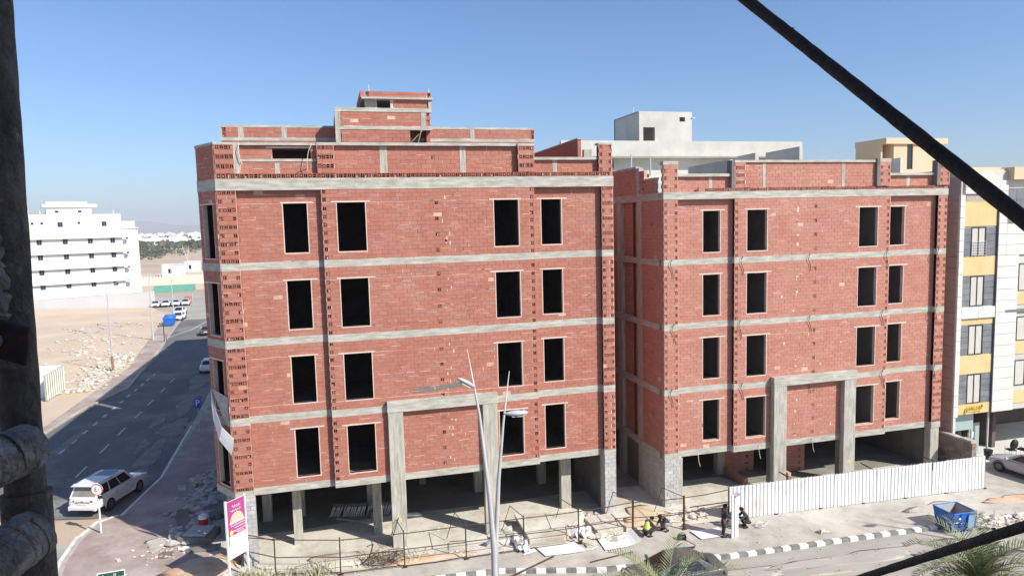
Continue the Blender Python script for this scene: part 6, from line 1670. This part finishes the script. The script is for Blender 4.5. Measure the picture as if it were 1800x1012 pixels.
g = MB(); g.tube([(0, 0, 0), (0, 0, .012)], .38, 24); g.build("cover", MANHOLE, t); g = MB(); g.tube([(0, 0, 0), (0, 0, .008)], .44, 24); g.build("frame", CONC_D, t)
for k, (lab, x, y, w) in enumerate((("white rag at the edge of the building's shade", -8.6, 38.9, .45), ("second white rag nearer the orange soil", -7.9, 37.9, .35))):
    g = MB(); rows = []
    for j in range(6): rows.append([Vector((x + w * (i / 5 - .5) * 1.6 + rb.uniform(-.05, .05), y + w * (j / 5 - .5) + rb.uniform(-.05, .05), .02 + abs(rb.gauss(0, .08)))) for i in range(6)])
    for j in range(5):
        for i in range(5): g.face([rows[j][i], rows[j][i + 1], rows[j + 1][i + 1], rows[j + 1][i]])
    tag(g.build("rag", CLOTH_W), lab, "rag")
# tools by the workers
t = thing("tool_bag", "small dark open tool box on the pavement between the white sheets", "tool box", (17.0, 31.1, 0), R(-20))
g = MB(); g.box(-.22, .22, -.14, .14, .01, .22); g.build("box", TRIM, t, bevel=.02); g = MB(); g.tube([(-.2, 0, .22), (-.1, 0, .36), (.1, 0, .36), (.2, 0, .22)], .015, 5); g.build("handle", FRAME_D, t)
t = thing("angle_grinder", "blue hand tool with dark cable lying on the pavement above the grey saloon", "power tool", (16.6, 30.05, 0), R(-5))
g = MB(); g.tube([(-.3, 0, .06), (-.05, 0, .08), (.1, 0, .08)], [.06, .07, .05], 8); g.build("grip", BLUE, t); g = MB(); g.tube([(.1, 0, .07), (.5, .02, .06)], .05, 8); g.build("head", TRIM, t)
g = MB(); g.tube([(.5, 0, .02), (.7, .3, .02), (.5, .8, .02), (.2, 1.1, .02), (.4, 1.6, .02)], .012, 5); g.build("cable", TRIM, t)
g = MB()
for k in range(5):
    pts = [(21.6 + .28 * math.cos(a + k) + k * .05, 31.1 + .2 * math.sin(a + k), .03 + .05 * k + .06 * math.sin(a * 2 + k)) for a in [i * 6.2832 / 14 for i in range(15)]]; g.tube(pts, .014, 4)
tag(g.build("cable_coil", WHITEP), "pale coil of cable on the pavement beside the olive shirted worker", "cable")
g = MB(); pts = [(9.7, 31.7, .015), (10.4, 31.9, .015), (12.2, 31.5, .015), (12.6, 31.7, .015), (13.0, 31.4, .015)]; g.tube(pts, .018, 5)
tag(g.build("hose", WHITEP), "thin white hose trailing between the two left white sheets", "hose")
g = MB(); g.obox((24.2, 29.5, .12), (.14, .05, 0), (-.02, .06, 0), (.02, 0, .1)); g.obox((24.5, 29.45, .05), (.22, -.08, 0), (.03, .09, 0), (0, 0, .04))
tag(g.build("kerb_offcut", STONE_W), "broken pale stone offcut on the pavement in front of the hoarding", "stone")
for own_, x, y in ((A, 2.96, 34.715), (B, 30.26, 34.615)):
    g = MB(); n_ = 11; g.face([(x + rb.uniform(.08, .17) * math.cos(k * 6.2832 / n_), y, 1.45 + rb.uniform(.08, .2) * math.sin(k * 6.2832 / n_)) for k in range(n_)][::-1])
    g.build("paint_mark", PAINT_Y, own_)
t = thing("ladder_bar", "thin crossed sticks leaning on the left portal column", "sticks")
g = MB(); g.tube([(2.45, 34.4, .5), (2.9, 34.7, 1.6)], .02, 5); g.build("stick", RUST, t)

# ============================================================ the scaffold we look through
s_ = thing("scaffold_pole", "cement-spattered upright scaffold pole with sleeve at the left edge", "scaffold pole")
ptop, pbot = Vector((-.4060, 1.084, 16.95)), Vector((-.3815, .949, 15.6))
def pl(z): return ptop.lerp(pbot, (16.95 - z) / 1.35)
g = MB(); rn = random.Random(6); n = 60; pts = []; rs_ = []
for k in range(n + 1):
    z = 17.2 - k * 1.65 / n; pts.append(pl(z)); rs_.append(.0228 + rn.uniform(-.0004, .0008))
g.tube(pts, rs_, 24); g.build("tube", SCAF, s_, True)
g = MB(); g.tube([pl(16.165), pl(16.16), pl(15.5)], [.0262, .0285, .0285], 24); g.build("sleeve", SCAF, s_, True)
g = MB(); g.tube([pl(16.168), pl(16.158)], .0295, 24); g.build("sleeve_lip", SCAF, s_)
def crust(name, pts, r_, seed, m, amp=.003, parent=None):
    rn = random.Random(seed); P = []; n = 40; pts = [Vector(p) for p in pts]
    for k in range(n + 1):
        f_ = k / n * (len(pts) - 1); a = min(int(f_), len(pts) - 2); P.append(pts[a].lerp(pts[a + 1], f_ - a) + Vector((rn.uniform(-1, 1), rn.uniform(-1, 1), rn.uniform(-1, 1))) * amp * .3)
    g = MB(); g.tube(P, [r_ + rn.uniform(-.3, 1) * amp for _ in P], 18); return g.build(name, m, parent, True)
crust("mortar_crust", [pl(16.50) + Vector((-.012, -.012, 0)), pl(16.40) + Vector((-.010, -.012, 0)), pl(16.33) + Vector((-.006, -.010, 0))], .0165, 12, SCAF_L, .004, s_)
t = thing("scaffold_tube", "upper cement-coated stub tube running towards the viewer from the upright pole", "scaffold tube")
crust("tube", [(-.378, .985, 16.232), (-.405, .93, 16.228), (-.47, .80, 16.222)], .0295, 21, SCAF_L, .0020, t)
t = thing("scaffold_tube", "lower cement-coated stub tube running towards the viewer below the sleeve", "scaffold tube")
crust("tube", [(-.374, .975, 16.125), (-.402, .92, 16.112), (-.47, .79, 16.085)], .031, 22, SCAF_L, .0014, t)
t = thing("scaffold_coupler", "dark coupler plate with a round bolt clamped on the upright pole", "coupler")
c = Vector((-.385, .955, 16.375))
g = MB(); g.hexa([c + Vector(v) for v in ((-.09, .0, .02), (.028, .0, -.018), (.028, .012, -.018), (-.09, .012, .02), (-.09, .0, .06), (.032, .0, .012), (.032, .012, .012), (-.09, .012, .06))]); g.hexa([c + Vector(v) for v in ((-.03, -.001, -.012), (.026, -.001, -.035), (.026, .011, -.035), (-.03, .011, -.012), (-.03, -.001, .01), (.029, -.001, -.015), (.029, .011, -.015), (-.03, .011, .01))]); g.build("plate", SCAF_B, t, bevel=.003)
g = MB(); b0 = c + Vector((-.006, -.002, .0)); g.tube([b0, b0 + Vector((.004, -.052, -.008))], .0105, 14); g.build("bolt", SCAF_L, t)
g = MB(); g.tube([b0 + Vector((.004, -.02, -.012)), b0 + Vector((.006, -.022, -.032))], [.0045, .003], 6); g.build("drip", RIM, t)
def brace(label, a, b, r_, seed):
    t = thing("scaffold_brace", label, "scaffold brace"); rn = random.Random(seed); a, b = Vector(a), Vector(b); n = 46
    P = [a.lerp(b, k / n) for k in range(n + 1)]
    g = MB(); g.tube(P, [r_ + rn.uniform(-.0004, .0007) for _ in P], 18); g.build("tube", SCAF_B, t, True)
    for k in range(2):
        f_ = rn.uniform(.3, .9); c = a.lerp(b, f_); g = MB(); g.obox(c + Vector((rn.uniform(-.005, .005), -.006, r_ * .82)), (.005, 0, 0), (0, .004, 0), (.001, 0, .003)); g.build("burr", SCAF_B, t, bevel=.002)
    return t
brace("dark rusty brace slanting across the upper right of the view", Vector((1.13, 1.73, 17.10)) + (Vector((1.13, 1.73, 17.10)) - Vector((1.23, .97, 16.47))) * .3, Vector((1.23, .97, 16.47)) + (Vector((1.23, .97, 16.47)) - Vector((1.13, 1.73, 17.10))) * .1, .0148, 41)
brace("dark brace slanting across the lower right corner of the view", Vector((1.83, 2.08, 15.13)) + (Vector((1.83, 2.08, 15.13)) - Vector((1.54, 1.18, 15.78))) * .3, Vector((1.54, 1.18, 15.78)) + (Vector((1.54, 1.18, 15.78)) - Vector((1.83, 2.08, 15.13))) * .15, .0122, 42)
# ============================================================ air
hm = bpy.data.materials.new("haze"); hm.use_nodes = True
hn_ = hm.node_tree; hn_.nodes.remove(hn_.nodes["Principled BSDF"])
pv = hn_.nodes.new("ShaderNodeVolumePrincipled")
pv.inputs["Color"].default_value = (0.96, 0.97, 1.0, 1); pv.inputs["Density"].default_value = 0.0002; pv.inputs["Anisotropy"].default_value = 0.0
hn_.links.new(pv.outputs[0], hn_.nodes["Material Output"].inputs["Volume"])
g = MB(); g.box(-8000, 8000, -2500, 9000, -2.2, 140); hz_o = g.build("haze", hm); hz_o["kind"] = 'stuff'; hz_o["label"] = "pale air haze over the far plain"
